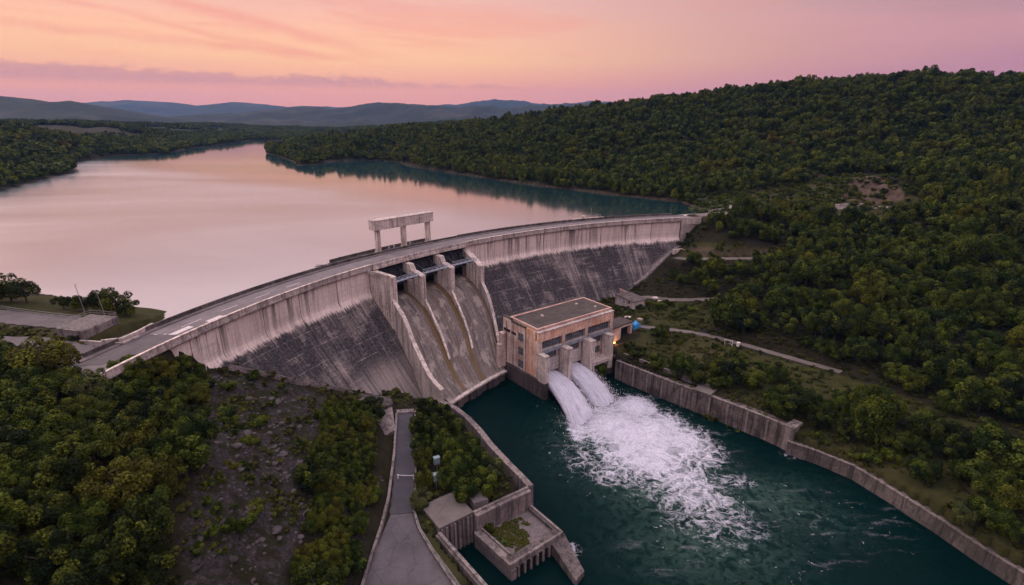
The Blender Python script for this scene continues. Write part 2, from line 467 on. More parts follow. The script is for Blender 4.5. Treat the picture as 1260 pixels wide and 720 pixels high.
def road_mat(name, a, b):
    m, g = new_mat(name)
    pos = g.n('ShaderNodeNewGeometry', out=0)
    f = g.noise(pos, 0.25, 6.0, 0.65); f2 = g.noise(pos, 2.5, 5.0, 0.7)
    c = g.mix(g.lin(f, 0.3, 0.7, 0.0, 1.0), a, b)
    c = g.mix(g.m('MULTIPLY', g.ss(f2, 0.5, 0.75), 0.35), c, tuple(x * 0.55 for x in a))
    vo = g.n('ShaderNodeTexVoronoi', {'Vector': g.vm('ADD', pos, g.n('ShaderNodeCombineXYZ', {0: f2, 1: f, 2: 0.0})), 'Scale': 0.22}, feature='DISTANCE_TO_EDGE')
    c = g.mix(g.m('MULTIPLY', g.ss(vo, 0.02, 0.0), 0.5), c, tuple(x * 0.4 for x in a))
    finish(g, c, 0.85, f2, 0.3, 0.03, spec=0.3)
    return m
m_road = road_mat('worn_asphalt', (0.055, 0.050, 0.054), (0.095, 0.085, 0.089))
m_road_dark = road_mat('dark_asphalt', (0.035, 0.034, 0.040), (0.06, 0.057, 0.064))
m_crest = road_mat('crest_asphalt', (0.095, 0.085, 0.09), (0.16, 0.142, 0.146))
m_gravel = road_mat('gravel_track', (0.08, 0.068, 0.06), (0.14, 0.12, 0.105))
m_path = road_mat('pale_concrete_path', (0.075, 0.066, 0.061), (0.14, 0.122, 0.112))
m_conc_mid = concrete('site_concrete', (0.21, 0.18, 0.168), (0.045, 0.039, 0.037), 0.7, 0.5, lines=0.3, moss=0.2)

m_plaster = concrete('peach_render', (0.68, 0.455, 0.335), (0.20, 0.125, 0.095), 0.4, 0.35, warm=(0.56, 0.29, 0.165))
m_plaster_pale = concrete('pale_render', (0.62, 0.50, 0.43), (0.20, 0.15, 0.125), 0.55, 0.35, warm=(0.47, 0.29, 0.2))
m_rim = concrete('salmon_coping', (0.50, 0.34, 0.275), (0.22, 0.14, 0.11), 0.2, 0.5)
m_roof = road_mat('bitumen_roof', (0.034, 0.028, 0.025), (0.07, 0.057, 0.05))
m_steel = plain('grey_blue_steel', (0.22, 0.25, 0.285), 0.55, 0.2, 0.3, 1.5)
m_gate = plain('black_gate_and_shade', (0.006, 0.0065, 0.008), 0.6, 0.1, 0.4, 1.2)  # gate steel; also the black of painted shade in bays and column gaps
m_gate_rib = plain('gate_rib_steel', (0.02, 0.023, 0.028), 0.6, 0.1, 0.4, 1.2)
m_glass = plain('window_glass', (0.055, 0.068, 0.08), 0.08, 0.0, 0.5, 0.7, spec=1.0)
m_frame = plain('window_frame_paint', (0.12, 0.12, 0.125), 0.6, 0.0, 0.2)
m_panel = concrete('pale_gate_panel', (0.50, 0.47, 0.45), (0.25, 0.22, 0.2), 0.5, 0.25)
m_white = plain('white_paint', (0.62, 0.59, 0.57), 0.6, 0.0, 0.15)
m_mark = plain('worn_road_paint', (0.46, 0.42, 0.41), 0.75, 0.0, 0.3, 2.0)
m_rail = plain('galvanised_rail', (0.24, 0.24, 0.24), 0.5, 0.5, 0.25)
m_cabinet = plain('pale_teal_cabinet', (0.16, 0.235, 0.245), 0.55, 0.0, 0.12)
m_tarp = plain('blue_tarpaulin', (0.035, 0.20, 0.42), 0.5, 0.0, 0.35, 1.3)
m_lampglow = plain('lamp_glow', (1.0, 0.45, 0.12), 0.5, 0.0, 0.0, emit=(1.0, 0.36, 0.08), estr=9.0)
m_spray = plain('spray_white', (0.6, 0.59, 0.62), 0.5, 0.0, 0.05)
m_bark = plain('bark', (0.055, 0.043, 0.034), 0.95, 0.0, 0.3, 2.0)
m_wood = plain('grey_timber', (0.15, 0.125, 0.105), 0.9, 0.0, 0.3, 1.5)
m_cream = plain('far_house_wall', (0.5, 0.45, 0.42), 0.8)
m_redroof = plain('far_house_roof', (0.22, 0.10, 0.075), 0.85)

def leaf_mat(name, stops, patch=True, bright=1.0):
    m, g = new_mat(name)
    oi = g.n('ShaderNodeObjectInfo', out=None)
    rnd = oi.outputs['Random']
    pn = g.noise(oi.outputs['Location'], 0.012, 3.0, 0.6)
    k = g.m('ADD', g.m('MULTIPLY', rnd, 0.75), g.lin(pn, 0.35, 0.65, 0.0, 0.25), clamp=True) if patch else rnd
    c = g.ramp(k, [(p, tuple(bright * x for x in q)) for p, q in stops])
    isl = g.n('ShaderNodeNewGeometry', out=None).outputs['Random Per Island']
    lobe = g.n('ShaderNodeAttribute', None, out=2, attribute_name='spray')            # every bough has its own tint
    c = g.mix(g.lin(g.m('ADD', lobe, g.m('MULTIPLY', isl, 0.4)), 0.6, 1.4, 0.0, 0.65), c, (0.085 * bright, 0.098 * bright, 0.014 * bright))
    hs = g.n('ShaderNodeHueSaturation', {'Hue': 0.5, 'Saturation': 1.05, 'Value': g.m('MULTIPLY', g.lin(isl, 0.0, 1.0, 0.62, 1.3), g.lin(lobe, 0.0, 1.0, 0.55, 1.5)), 'Color': c})
    d = g.n('ShaderNodeBsdfPrincipled', {'Base Color': hs, 'Roughness': 0.7, 'Specular IOR Level': 0.06})
    t = g.n('ShaderNodeBsdfTranslucent', {0: hs})
    mx = g.n('ShaderNodeMixShader', {0: 0.12, 1: d, 2: t})
    g.n('ShaderNodeOutputMaterial', {0: mx})
    return m
G_ST = [(0.0, (0.0090, 0.0216, 0.0045)), (0.3, (0.0163, 0.0325, 0.0053)), (0.6, (0.0271, 0.0443, 0.0061)), (0.8, (0.0424, 0.0551, 0.0074)), (0.91, (0.0631, 0.0649, 0.0090)), (0.97, (0.0614, 0.0473, 0.0098)), (1.0, (0.0451, 0.0314, 0.0107))]
m_leaf = leaf_mat('broadleaf_foliage', G_ST)
m_leaf_dark = leaf_mat('dark_foliage', [(0.0, (0.0057, 0.0131, 0.0033)), (0.5, (0.0107, 0.0197, 0.0041)), (1.0, (0.0197, 0.0279, 0.0049))])
m_leaf_yel = leaf_mat('yellowing_foliage', [(0.0, (0.0344, 0.0426, 0.0066)), (0.6, (0.0508, 0.0541, 0.0082)), (1.0, (0.0640, 0.0558, 0.0098))])
m_leaf_grey = leaf_mat('grey_green_foliage', [(0.0, (0.0344, 0.0508, 0.0328)), (1.0, (0.0533, 0.0705, 0.0459))])
m_leaf_pale = leaf_mat('pale_green_foliage', [(0.0, (0.0377, 0.0508, 0.0197)), (1.0, (0.0574, 0.0656, 0.0279))])
m_grass = leaf_mat('grass_tufts', [(0.0, (0.0180, 0.0230, 0.0066)), (0.6, (0.0295, 0.0312, 0.0098)), (1.0, (0.0508, 0.0459, 0.0180))])

def terrain_mat():
    m, g = new_mat('terrain_ground')
    pos = g.n('ShaderNodeNewGeometry', out=0)
    A = lambda n: g.n('ShaderNodeAttribute', None, out=2, attribute_name=n)
    big = g.noise(pos, 0.05, 5.0, 0.65); mid = g.noise(pos, 0.35, 6.0, 0.7); fi = g.noise(pos, 1.8, 6.0, 0.75)
    soil = g.mix(g.lin(mid, 0.3, 0.7, 0, 1), (0.010, 0.011, 0.005), (0.026, 0.022, 0.012))
    grass = g.mix(g.lin(mid, 0.3, 0.7, 0, 1), (0.020, 0.026, 0.007), (0.044, 0.042, 0.014))
    grass = g.mix(g.m('MULTIPLY', g.ss(big, 0.5, 0.66), 0.6), grass, (0.06, 0.05, 0.024))
    vo = g.n('ShaderNodeTexVoronoi', {'Vector': g.vm('ADD', pos, g.vm('SCALE', g.n('ShaderNodeTexNoise', {'Vector': pos, 'Scale': 0.8}, out=1))), 'Scale': 0.9}, feature='F1')
    rock = g.mix(g.lin(fi, 0.35, 0.7, 0, 1), (0.013, 0.0125, 0.0125), (0.062, 0.056, 0.054))
    rock = g.mix(g.m('MULTIPLY', g.ss(fi, 0.6, 0.72), 0.75), rock, (0.19, 0.168, 0.158))
    rock = g.mix(g.m('MULTIPLY', g.ss(mid, 0.47, 0.56), 0.85), rock, (0.016, 0.019, 0.006))
    dirt = g.mix(g.lin(mid, 0.3, 0.7, 0, 1), (0.036, 0.027, 0.019), (0.11, 0.08, 0.06))
    far = g.mix(g.lin(g.noise(pos, 0.03, 6.0, 0.75), 0.35, 0.65, 0, 1), (0.006, 0.010, 0.008), (0.022, 0.027, 0.017))
    far = g.mix(g.m('MULTIPLY', g.ss(g.noise(pos, 0.0022, 4.0, 0.6), 0.56, 0.62), 0.5), far, (0.05, 0.045, 0.032))
    c = g.mix(A('grass'), soil, grass)
    c = g.mix(A('far'), c, far)
    c = g.mix(A('dirt'), c, dirt)
    c = g.mix(A('rock'), c, rock)
    h = g.m('ADD', fi, g.m('MULTIPLY', mid, 1.5))
    finish(g, c, 0.95, h, 0.8, 0.45, spec=0.1)
    return m
m_terrain = terrain_mat()
m_rockm = concrete('grey_rock', (0.075, 0.067, 0.064), (0.025, 0.022, 0.021), 0.2, 0.7, moss=0.3)

def lake_mat():
    m, g = new_mat('lake_water')
    pos = g.n('ShaderNodeNewGeometry', out=0)
    wv = g.noise(g.scl(pos, (0.16, 0.5, 1.0)), 1.0, 4.0, 0.6)
    sw = g.noise(g.scl(pos, (0.004, 0.011, 1.0)), 1.0, 4.0, 0.6, 0.6)        # long calm and ruffled slicks
    bump = g.n('ShaderNodeBump', {'Height': wv, 'Strength': 0.02, 'Distance': 0.25})
    lee = g.vm('DOT_PRODUCT', g.vm('SUBTRACT', pos, (-207.0, 528.0, 34.0)), (-0.609, -0.793, 0.0), out=1)
    lee = g.m('ADD', lee, g.m('MULTIPLY', g.m('SUBTRACT', sw, 0.5), 40.0))
    rough = g.m('MULTIPLY', g.lin(sw, 0.35, 0.65, 0.20, 0.27), g.lin(g.ss(lee, 55.0, 125.0), 0.0, 1.0, 0.30, 1.0))
    fr = g.n('ShaderNodeFresnel', {'IOR': 3.6, 'Normal': bump})
    dif = g.n('ShaderNodeBsdfDiffuse', {0: (0.008, 0.03, 0.034, 1)})
    gl = g.n('ShaderNodeBsdfGlossy', {0: (0.97, 0.95, 0.97, 1), 'Roughness': rough, 'Normal': bump})
    mx = g.n('ShaderNodeMixShader', {0: g.m('MAXIMUM', g.m('MULTIPLY', fr, 0.92), g.lin(sw, 0.35, 0.65, 0.58, 0.64)), 1: dif, 2: gl})
    g.n('ShaderNodeOutputMaterial', {0: mx})
    return m
m_lake = lake_mat()

def foam_nodes(g, dens):
    """foam coverage 0..1: warped cell filaments that thin out with the density field"""
    pos = g.n('ShaderNodeNewGeometry', out=0)
    w1 = g.vm('SCALE', g.vm('SUBTRACT', g.n('ShaderNodeTexNoise', {'Vector': pos, 'Scale': 0.16, 'Detail': 3.0}, out=1), (0.5, 0.5, 0.5)))
    w1.node.inputs['Scale'].default_value = 9.0
    w2 = g.vm('SCALE', g.vm('SUBTRACT', g.n('ShaderNodeTexNoise', {'Vector': pos, 'Scale': 0.7, 'Detail': 4.0}, out=1), (0.5, 0.5, 0.5)))
    w2.node.inputs['Scale'].default_value = 2.2
    p = g.vm('ADD', g.vm('ADD', pos, w1), w2)
    b = g.noise(p, 0.55, 4.0, 0.6); c = g.noise(p, 2.4, 4.0, 0.65)
    def lace(scale, w0, w1):
        ve = g.n('ShaderNodeTexVoronoi', {'Vector': p, 'Scale': scale}, feature='DISTANCE_TO_EDGE')
        w = g.lin(dm, 0.16, 0.92, w0, w1)
        return g.ss(g.m('DIVIDE', ve, g.m('MAXIMUM', w, 0.0005)), 1.25, 0.0)
    dm = g.m('ADD', dens, g.m('MULTIPLY', g.m('SUBTRACT', b, 0.5), g.m('MULTIPLY', g.ss(dens, 0.05, 0.4), 0.9)))
    f = g.m('MAXIMUM', g.m('MULTIPLY', lace(0.30, -0.02, 0.55), 0.95), g.m('MULTIPLY', lace(0.72, -0.06, 0.62), 0.6))
    f = g.m('MULTIPLY', f, g.lin(c, 0.34, 0.56, 0.72, 1.0))
    f = g.m('MULTIPLY', f, g.ss(dm, 0.06, 0.62))
    f = g.m('MAXIMUM', f, g.m('MULTIPLY', g.ss(dm, 0.72, 1.0), g.lin(c, 0.3, 0.5, 0.75, 1.0)))
    fl = g.m('MULTIPLY', g.ss(g.noise(p, 0.8, 5.0, 0.66), 0.66, 0.72), g.ss(dens, 0.03, 0.16))     # flecks drifting off
    # streaks drawn out by the current
    rot = g.n('ShaderNodeMapping', {'Vector': g.vm('ADD', pos, g.vm('MULTIPLY', w1, (0.35, 0.35, 0.35))), 'Rotation': (0, 0, R(56)), 'Scale': (0.05, 0.5, 1.0)})
    sk = g.m('MULTIPLY', g.ss(g.noise(rot, 1.0, 5.0, 0.65), 0.56, 0.70), g.m('MULTIPLY', g.ss(dens, 0.03, 0.3), 0.5))
    return g.m('MAXIMUM', g.m('MAXIMUM', f, g.m('MULTIPLY', fl, 0.8)), g.m('MULTIPLY', sk, g.lin(c, 0.4, 0.6, 0.2, 1.0))), c, b

def river_mat():
    m, g = new_mat('river_water')
    pos = g.n('ShaderNodeNewGeometry', out=0)
    A = lambda n: g.n('ShaderNodeAttribute', None, out=2, attribute_name=n)
    foam, fc, fb = foam_nodes(g, A('foam'))
    big = g.noise(pos, 0.06, 4.0, 0.6)
    base = g.mix(big, (0.0002, 0.0058, 0.0058), (0.0006, 0.0105, 0.0102))
    base = g.mix(g.m('MULTIPLY', A('aer'), g.lin(fb, 0.38, 0.58, 0.12, 1.0)), base, (0.048, 0.095, 0.072))
    base = g.mix(g.m('MULTIPLY', g.ss(A('foam'), 0.3, 0.85), 0.8), base, g.mix(fb, (0.10, 0.14, 0.14), (0.26, 0.29, 0.30)))
    col = g.mix(foam, base, g.mix(g.lin(fc, 0.35, 0.65, 0, 1), (0.34, 0.35, 0.40), (0.58, 0.59, 0.66)))
    wv = g.m('ADD', g.noise(pos, 0.9, 5.0, 0.62, 0.4), g.m('MULTIPLY', g.noise(pos, 0.23, 3.0, 0.5), 1.5))
    bmp = g.n('ShaderNodeBump', {'Height': g.m('ADD', wv, g.m('MULTIPLY', foam, 0.6)), 'Strength': 0.32, 'Distance': 0.5})
    b = g.n('ShaderNodeBsdfPrincipled', {'Base Color': col, 'Roughness': g.lin(foam, 0, 1, 0.17, 0.8), 'IOR': 1.33, 'Specular IOR Level': 0.025, 'Normal': bmp})
    g.n('ShaderNodeOutputMaterial', {0: b})
    return m
m_river = river_mat()

def jet_mat():
    m, g = new_mat('white_water')
    t = g.n('ShaderNodeUVMap')
    st = g.noise(g.scl(t, (2.6, 0.10, 1.0)), 1.0, 6.0, 0.65, 0.3)
    fi = g.noise(g.scl(t, (4.0, 1.2, 1.0)), 1.0, 5.0, 0.7)
    c = g.mix(g.lin(st, 0.3, 0.7, 0, 1), (0.33, 0.345, 0.40), (0.60, 0.61, 0.68))
    c = g.mix(g.m('MULTIPLY', g.ss(fi, 0.55, 0.8), 0.25), c, (0.22, 0.26, 0.285))
    finish(g, c, 0.75, g.m('ADD', st, g.m('MULTIPLY', fi, 0.5)), 0.7, 0.35, spec=0.3)
    return m
m_jet = jet_mat()
def boil_mat():
    m, g = new_mat('churning_foam')
    A = lambda n: g.n('ShaderNodeAttribute', None, out=2, attribute_name=n)
    foam, fc, fb = foam_nodes(g, A('foam'))
    c = g.mix(g.lin(fc, 0.3, 0.7, 0, 1), (0.33, 0.34, 0.39), (0.60, 0.61, 0.68))
    c = g.mix(foam, g.mix(fb, (0.14, 0.18, 0.185), (0.32, 0.345, 0.36)), c)
    finish(g, c, 0.7, g.m('ADD', fc, fb), 0.6, 0.3, spec=0.3)
    return m
m_boil = boil_mat()
# ------------------------------------------------------------------ the dam's plan: an arc round CX, CY
CX, CY, RD, RU = 111.0, 52.0, 186.3, 197.0
LAKE_Z = 34.0
def pol(r, th, z):
    return (CX + r * math.cos(R(th)), CY + r * math.sin(R(th)), z)
SLOPE = 0.85
def face_r(z):                                   # downstream face of the wall blocks
    if z >= 29: return RD
    if z >= 26.8: return RD - 1.1 * ((29 - z) / 2.2) ** 2
    return RD - 1.1 - SLOPE * (26.8 - z)
def face_z(r):
    return np.where(r >= RD, 36.0, np.where(r > RD - 1.1, 29 - 2.2 * np.sqrt(np.clip((RD - r) / 1.1, 0, 1)), 26.8 - (RD - 1.1 - r) / SLOPE))

# ------------------------------------------------------------------ plan outlines
ISL = 6.8
isl_wall = [at(u, v, ISL)[:2] for u, v in ((541, 496), (558, 504), (572, 515), (587, 531), (600, 548), (613, 562), (625, 575), (638, 588), (649, 600))]
blk_a = at(582, 631, ISL)[:2]; blk_b = at(541, 651, ISL)[:2]
rw_a = at(600, 724, 5.6)[:2]; rw_b = at(690, 840, 5.6)[:2]
W1 = [at(u, v, 0)[:2] for u, v in ((757, 466), (762, 468), (812, 489), (862, 509))] + [at(u, v, 0)[:2] for u, v in ((870, 512), (940, 541), (966, 553))]
W2 = [at(u, v, 3.2)[:2] for u, v in ((969, 544), (1010, 558), (1051, 575), (1104, 607), (1162, 644), (1215, 679), (1262, 708), (1340, 762), (1440, 840))]
river_poly = W1 + W2 + [(140, -60), (-5, -60), (4, 20), rw_b, rw_a, blk_b, blk_a] + isl_wall[::-1] + [at(541, 494, 3)[:2], pol(158, 147, 0)[:2], pol(160, 138, 0)[:2], (14, 166), (30, 166)]
lake_px = [(838, 249), (830, 248), (800, 245), (740, 238.5), (680, 231), (620, 223), (560, 214), (520, 207), (500, 204), (488, 199), (450, 197.5), (410, 199), (385, 203), (366, 204), (360, 199), (345, 193.5), (328, 190.5), (327, 186), (345, 181), (352, 176.5), (335, 172.5), (312, 172.5),
           (300, 175.5), (270, 178), (240, 183), (215, 188), (205, 189.5), (160, 191), (100, 198), (92, 204), (98, 213), (60, 220), (0, 236)]
lake_poly = [at(u, v, LAKE_Z)[:2] for u, v in lake_px] + [(-700, 420), (-700, 150), (-260, 138), (-150, 133)] + [at(u, v, LAKE_Z)[:2] for u, v in ((0, 360), (60, 369), (110, 377), (160, 383), (205, 383))] + [pol(194, 165, 0)[:2], pol(190, 155, 0)[:2], pol(190, 135, 0)[:2], pol(190, 115, 0)[:2], pol(192, 98.5, 0)[:2], (96, 262)]

# ------------------------------------------------------------------ heights known from the photograph: pixel + height
CP = []
def cp(lst):
    for u, v, z in lst:
        x, y, _ = at(u, v, z); CP.append((x, y, z))
# left shoulder with the road and the lawn
cp([(-250, 400, 39), (-120, 390, 38), (0, 378, 37.2), (0, 400, 37), (0, 422, 36.8), (80, 388, 37), (150, 386, 36.6), (145, 398, 36.6), (75, 430, 36.2), (110, 445, 36), (170, 415, 36), (200, 392, 36), (60, 412, 36.8)])
CP += [(-150, 122, 37.5), (-230, 126, 39), (-300, 100, 44), (-200, 60, 42), (-120, 20, 36), (-60, 0, 26), (-60, -60, 26), (-250, -60, 48)]
# wooded spur and rock slope on the left
cp([(0, 720, 31), (0, 600, 34), (0, 480, 36.5), (60, 460, 36.0), (85, 468, 35.3), (110, 478, 34.2), (40, 485, 35.6), (132, 490, 31.5), (180, 464, 29.3), (235, 462, 27.2), (262, 458, 27), (120, 600, 30.5), (120, 720, 27), (200, 560, 28.5), (210, 720, 23),
    (290, 461, 25.6), (320, 466, 22.5), (350, 472, 19), (400, 482, 13.5), (440, 489, 9.5), (470, 496, 6.4), (265, 540, 26), (262, 640, 23), (255, 720, 20), (330, 560, 19.5), (325, 640, 17.5), (310, 720, 15),
    (385, 520, 15), (385, 600, 13), (360, 690, 12), (405, 560, 11.5), (400, 640, 10.5), (392, 720, 9.5), (440, 530, 9.2), (462, 560, 8), (455, 620, 7.6), (430, 720, 7.4), (470, 520, 7.2)])
CP += [(-45, 30, 21), (-30, 30, 11), (-28, -40, 10)]
# low road, yard and island
cp([(488, 505, 6), (508, 505, 6), (488, 560, 6), (508, 560, 6), (482, 630, 6), (505, 640, 6), (450, 718, 6), (555, 718, 5.6), (520, 560, 6.3), (560, 515, 6.3), (600, 560, 6.3), (635, 595, 6.3), (540, 610, 6.3), (580, 620, 6.3), (525, 640, 6.2), (560, 690, 5.5)])
CP += [(-20, 40, 6), (-10, 0, 6), (-15, -60, 6)]
# right bank from the wall up to the hill
cp([(762, 440, 7), (800, 455, 6.6), (862, 478, 6.3), (940, 508, 6.3), (985, 522, 6.0), (1010, 545, 4.2), (1060, 570, 4.0), (1110, 600, 4.0), (1170, 638, 4.2), (1260, 695, 4.5),
    (762, 418, 8.5), (785, 420, 8.5), (790, 402, 9.8), (850, 408, 10), (900, 420, 10), (960, 436, 10.3), (1035, 458, 11), (1110, 480, 11.5), (830, 440, 8), (900, 465, 8), (960, 480, 8.2), (1020, 510, 7.5), (1080, 540, 7.5), (1150, 580, 8), (1230, 620, 9),
    (760, 385, 9.4), (735, 372, 8.3), (757, 364, 9.4), (800, 366, 11.5), (830, 370, 12), (880, 368, 14), (940, 372, 16.5), (820, 388, 10.6), (880, 395, 12), (960, 410, 14.5), (1050, 430, 15), (1150, 470, 14.5), (1240, 520, 13.5),
    (772, 357, 10.6), (782, 351, 12), (790, 345, 13.4), (803, 333, 16.5), (822, 314, 21.5), (845, 318.5, 23.5), (900, 317.5, 24.5), (960, 319, 26), (850, 340, 18), (870, 340, 19.5), (930, 345, 22), (1000, 370, 22), (1000, 330, 28), (1100, 400, 22), (1100, 340, 29), (1240, 420, 20.5), (1240, 340, 31),
    (838, 302, 25), (843, 296, 26.6), (849, 285, 30.5), (870, 285, 32), (920, 290, 32), (980, 290, 33), (1060, 290, 35), (862, 268, 36.6), (900, 263, 36.8), (945, 259, 37.3), (1000, 257, 38), (1080, 255, 39), (1140, 256, 40.3), (1240, 270, 43), (960, 270, 36.3), (1060, 272, 37.8), (1140, 280, 38.5)])
CP += [(150, 60, 12), (180, 0, 14), (150, -60, 10), (260, 60, 34), (260, 160, 40), (330, 230, 62), (420, 120, 70), (420, 0, 64), (300, -60, 45), (112, 20, 4.5), (125, -60, 4.5), (500, 250, 92), (600, 100, 95)]
# saddle and wooded hill beyond the lake arm (silhouette less the height of the trees)
cp([(836, 245, 34.6), (880, 250, 36), (920, 246, 37), (900, 236, 38), (960, 242, 40), (1040, 240, 41.5), (1075, 222, 48), (1110, 232, 46), (1140, 245, 43.5)])
for u, v, y, dz in ((440, 168, 640, 9), (500, 158, 660, 10), (560, 151, 650, 10), (620, 143, 640, 10), (680, 134, 610, 10), (735, 128, 580, 9), (800, 120, 545, 9), (880, 113, 515, 9), (940, 104, 490, 9), (1000, 101, 475, 8.5), (1080, 95, 455, 8.5), (1160, 91, 435, 8), (1260, 88, 410, 8)):
    x, yy, z = aty(u, v, y); CP.append((x, yy, z - dz))
    CP.append((x * 1.35, yy * 1.35, z - dz - 14)); CP.append((x * 1.9, yy * 1.9, z - dz - 40))
for u, v in lake_px[:22]:
    x, y, _ = at(u, v, LAKE_Z); CP.append((x, y, LAKE_Z + 0.3))
for u, v, y in ((1000, 200, 345), (1100, 190, 330), (1200, 190, 310), (900, 190, 385), (800, 190, 430), (1260, 200, 290)):
    x, yy, z = aty(u, v, y); CP.append((x, yy, z - 4))
CP += [(-250, 700, 44), (-280, 800, 48), (-150, 760, 58), (-200, 620, 41), (-110, 560, 44), (-60, 510, 46)]
P_ = np.array(CP)
def kern(r): return np.sqrt(r * r + 36.0)
D_ = np.hypot(P_[:, None, 0] - P_[None, :, 0], P_[:, None, 1] - P_[None, :, 1])
n_ = len(P_)
A_ = np.zeros((n_ + 3, n_ + 3)); A_[:n_, :n_] = -kern(D_) + np.eye(n_) * 3.0
A_[:n_, n_] = 1; A_[:n_, n_ + 1:] = P_[:, :2] / 100; A_[n_:, :n_] = A_[:n_, n_:].T
C_ = np.linalg.solve(A_, np.concatenate([P_[:, 2], [0, 0, 0]]))
def rbf(x, y):
    sh = x.shape; x = x.ravel(); y = y.ravel()
    out = C_[n_] + C_[n_ + 1] * x / 100 + C_[n_ + 2] * y / 100
    for i in range(n_):
        out = out - C_[i] * kern(np.hypot(x - P_[i, 0], y - P_[i, 1]))
    return out.reshape(sh)

# far ridges: silhouettes at a likely distance
RIDGES = [  # y of the crest, half width, pixels of the crest line
    (560, 170, 8, [(-400, 145), (-150, 148), (0, 152), (40, 158), (75, 172), (100, 192), (130, 205)]),
    (880, 200, 9, [(-400, 143), (0, 148), (80, 147), (150, 153), (200, 163), (240, 175), (300, 186)]),
    (1250, 260, 9, [(-400, 147), (0, 146), (150, 149), (230, 153), (300, 161), (350, 170), (400, 176)]),
    (1650, 300, 9, [(-300, 142), (0, 143), (160, 149), (260, 151), (330, 155), (420, 157), (500, 152), (560, 147), (640, 146), (760, 150)]),
    (2500, 520, 0, [(-500, 124), (-200, 115), (0, 116), (40, 117), (75, 120), (110, 127), (150, 135), (200, 143), (260, 150)]),
    (3700, 700, 0, [(-300, 150), (100, 148), (170, 144), (230, 141), (300, 136), (350, 131), (420, 128.5), (470, 125.5), (540, 128), (600, 129), (680, 128), (720, 126), (800, 129), (1000, 128), (1600, 130)]),
    (6800, 900, 0, [(-600, 130), (60, 131), (110, 126.5), (160, 123), (200, 126.5), (240, 129), (290, 125), (330, 129), (480, 132), (560, 127.5), (605, 121), (650, 125.5), (690, 127), (730, 123), (800, 128), (1800, 128)]),
]
def ridge_h(x, y):
    z = np.full(x.shape, 30.0)
    for y0, w, dz, pts in RIDGES:
        q = np.array([aty(u, v, y0) for u, v in pts])
        xs = x * (y0 / np.maximum(y, y0 * 0.4))      # hold the crest line along the line of sight so the ridge runs straight back
        crest = np.interp(0.35 * xs + 0.65 * x, q[:, 0], q[:, 2]) - dz
        h = 30 + (crest - 30) * np.exp(-((y - y0) / w) ** 2)
        z = np.maximum(z, h)
    return z

def axis(lo, hi, a, b, d0, grow, dmax):
    """1D coordinates: step d0 between a and b, growing outside"""
    mid = list(np.arange(a, b + 1e-6, d0))
    up = []; d = d0; p = mid[-1]
    while p < hi:
        d = min(d * grow, dmax); p += d; up.append(p)
    dn = []; d = d0; p = mid[0]
    while p > lo:
        d = min(d * grow, dmax); p -= d; dn.append(p)
    return np.array(dn[::-1] + mid + up)
XS = axis(-7200, 7200, -122, 150, 0.9, 1.035, 110)
YS = axis(-90, 9000, 50, 262, 0.9, 1.022, 110)
GX, GY = np.meshgrid(XS, YS, indexing='ij')

ROADS = {}
def road_pts(name, pts, width, flat):
    p3 = [at(u, v, z) for u, v, z in pts]
    ROADS[name] = (p3, width, flat)
    return p3
road_pts('shore_road', [(-260, 372, 38.6), (-100, 382, 37.8), (0, 389, 37.2), (40, 393, 37.1), (85, 397, 36.9), (110, 398, 36.8)], 6.5, 1.5)
road_pts('lower_fork', [(-160, 425, 38), (0, 424, 36.9), (50, 428, 36.5), (100, 438, 36.05), (140, 437, 36.0), (168, 428, 36.0), (195, 412, 36.0)], 8.0, 1.5)
road_pts('toe_road', [(497, 508, 6), (499, 530, 6), (499, 560, 6), (497, 600, 6), (494, 632, 6)], 4.6, 1.0)
road_pts('bank_road', [(752, 396, 9.9), (790, 402, 9.8), (850, 409, 10), (900, 420, 10), (960, 437, 10.3), (1035, 458, 11)], 2.6, 1.0)
road_pts('terrace_track', [(782, 367, 11.2), (800, 366, 11.5), (830, 369, 12), (880, 368, 14), (905, 366, 15)], 3.6, 1.2)
road_pts('mid_track', [(832, 317, 22.8), (845, 318.5, 23.5), (880, 318.5, 24.3), (915, 318, 24.6), (960, 319, 26)], 4.0, 1.2)
road_pts('crest_approach', [(858, 265.0, 36.2), (880, 263.5, 36.5), (910, 261.5, 36.8), (945, 259, 37.3), (1000, 257, 38), (1080, 255, 39), (1140, 256, 40.3)], 7.0, 2.0)

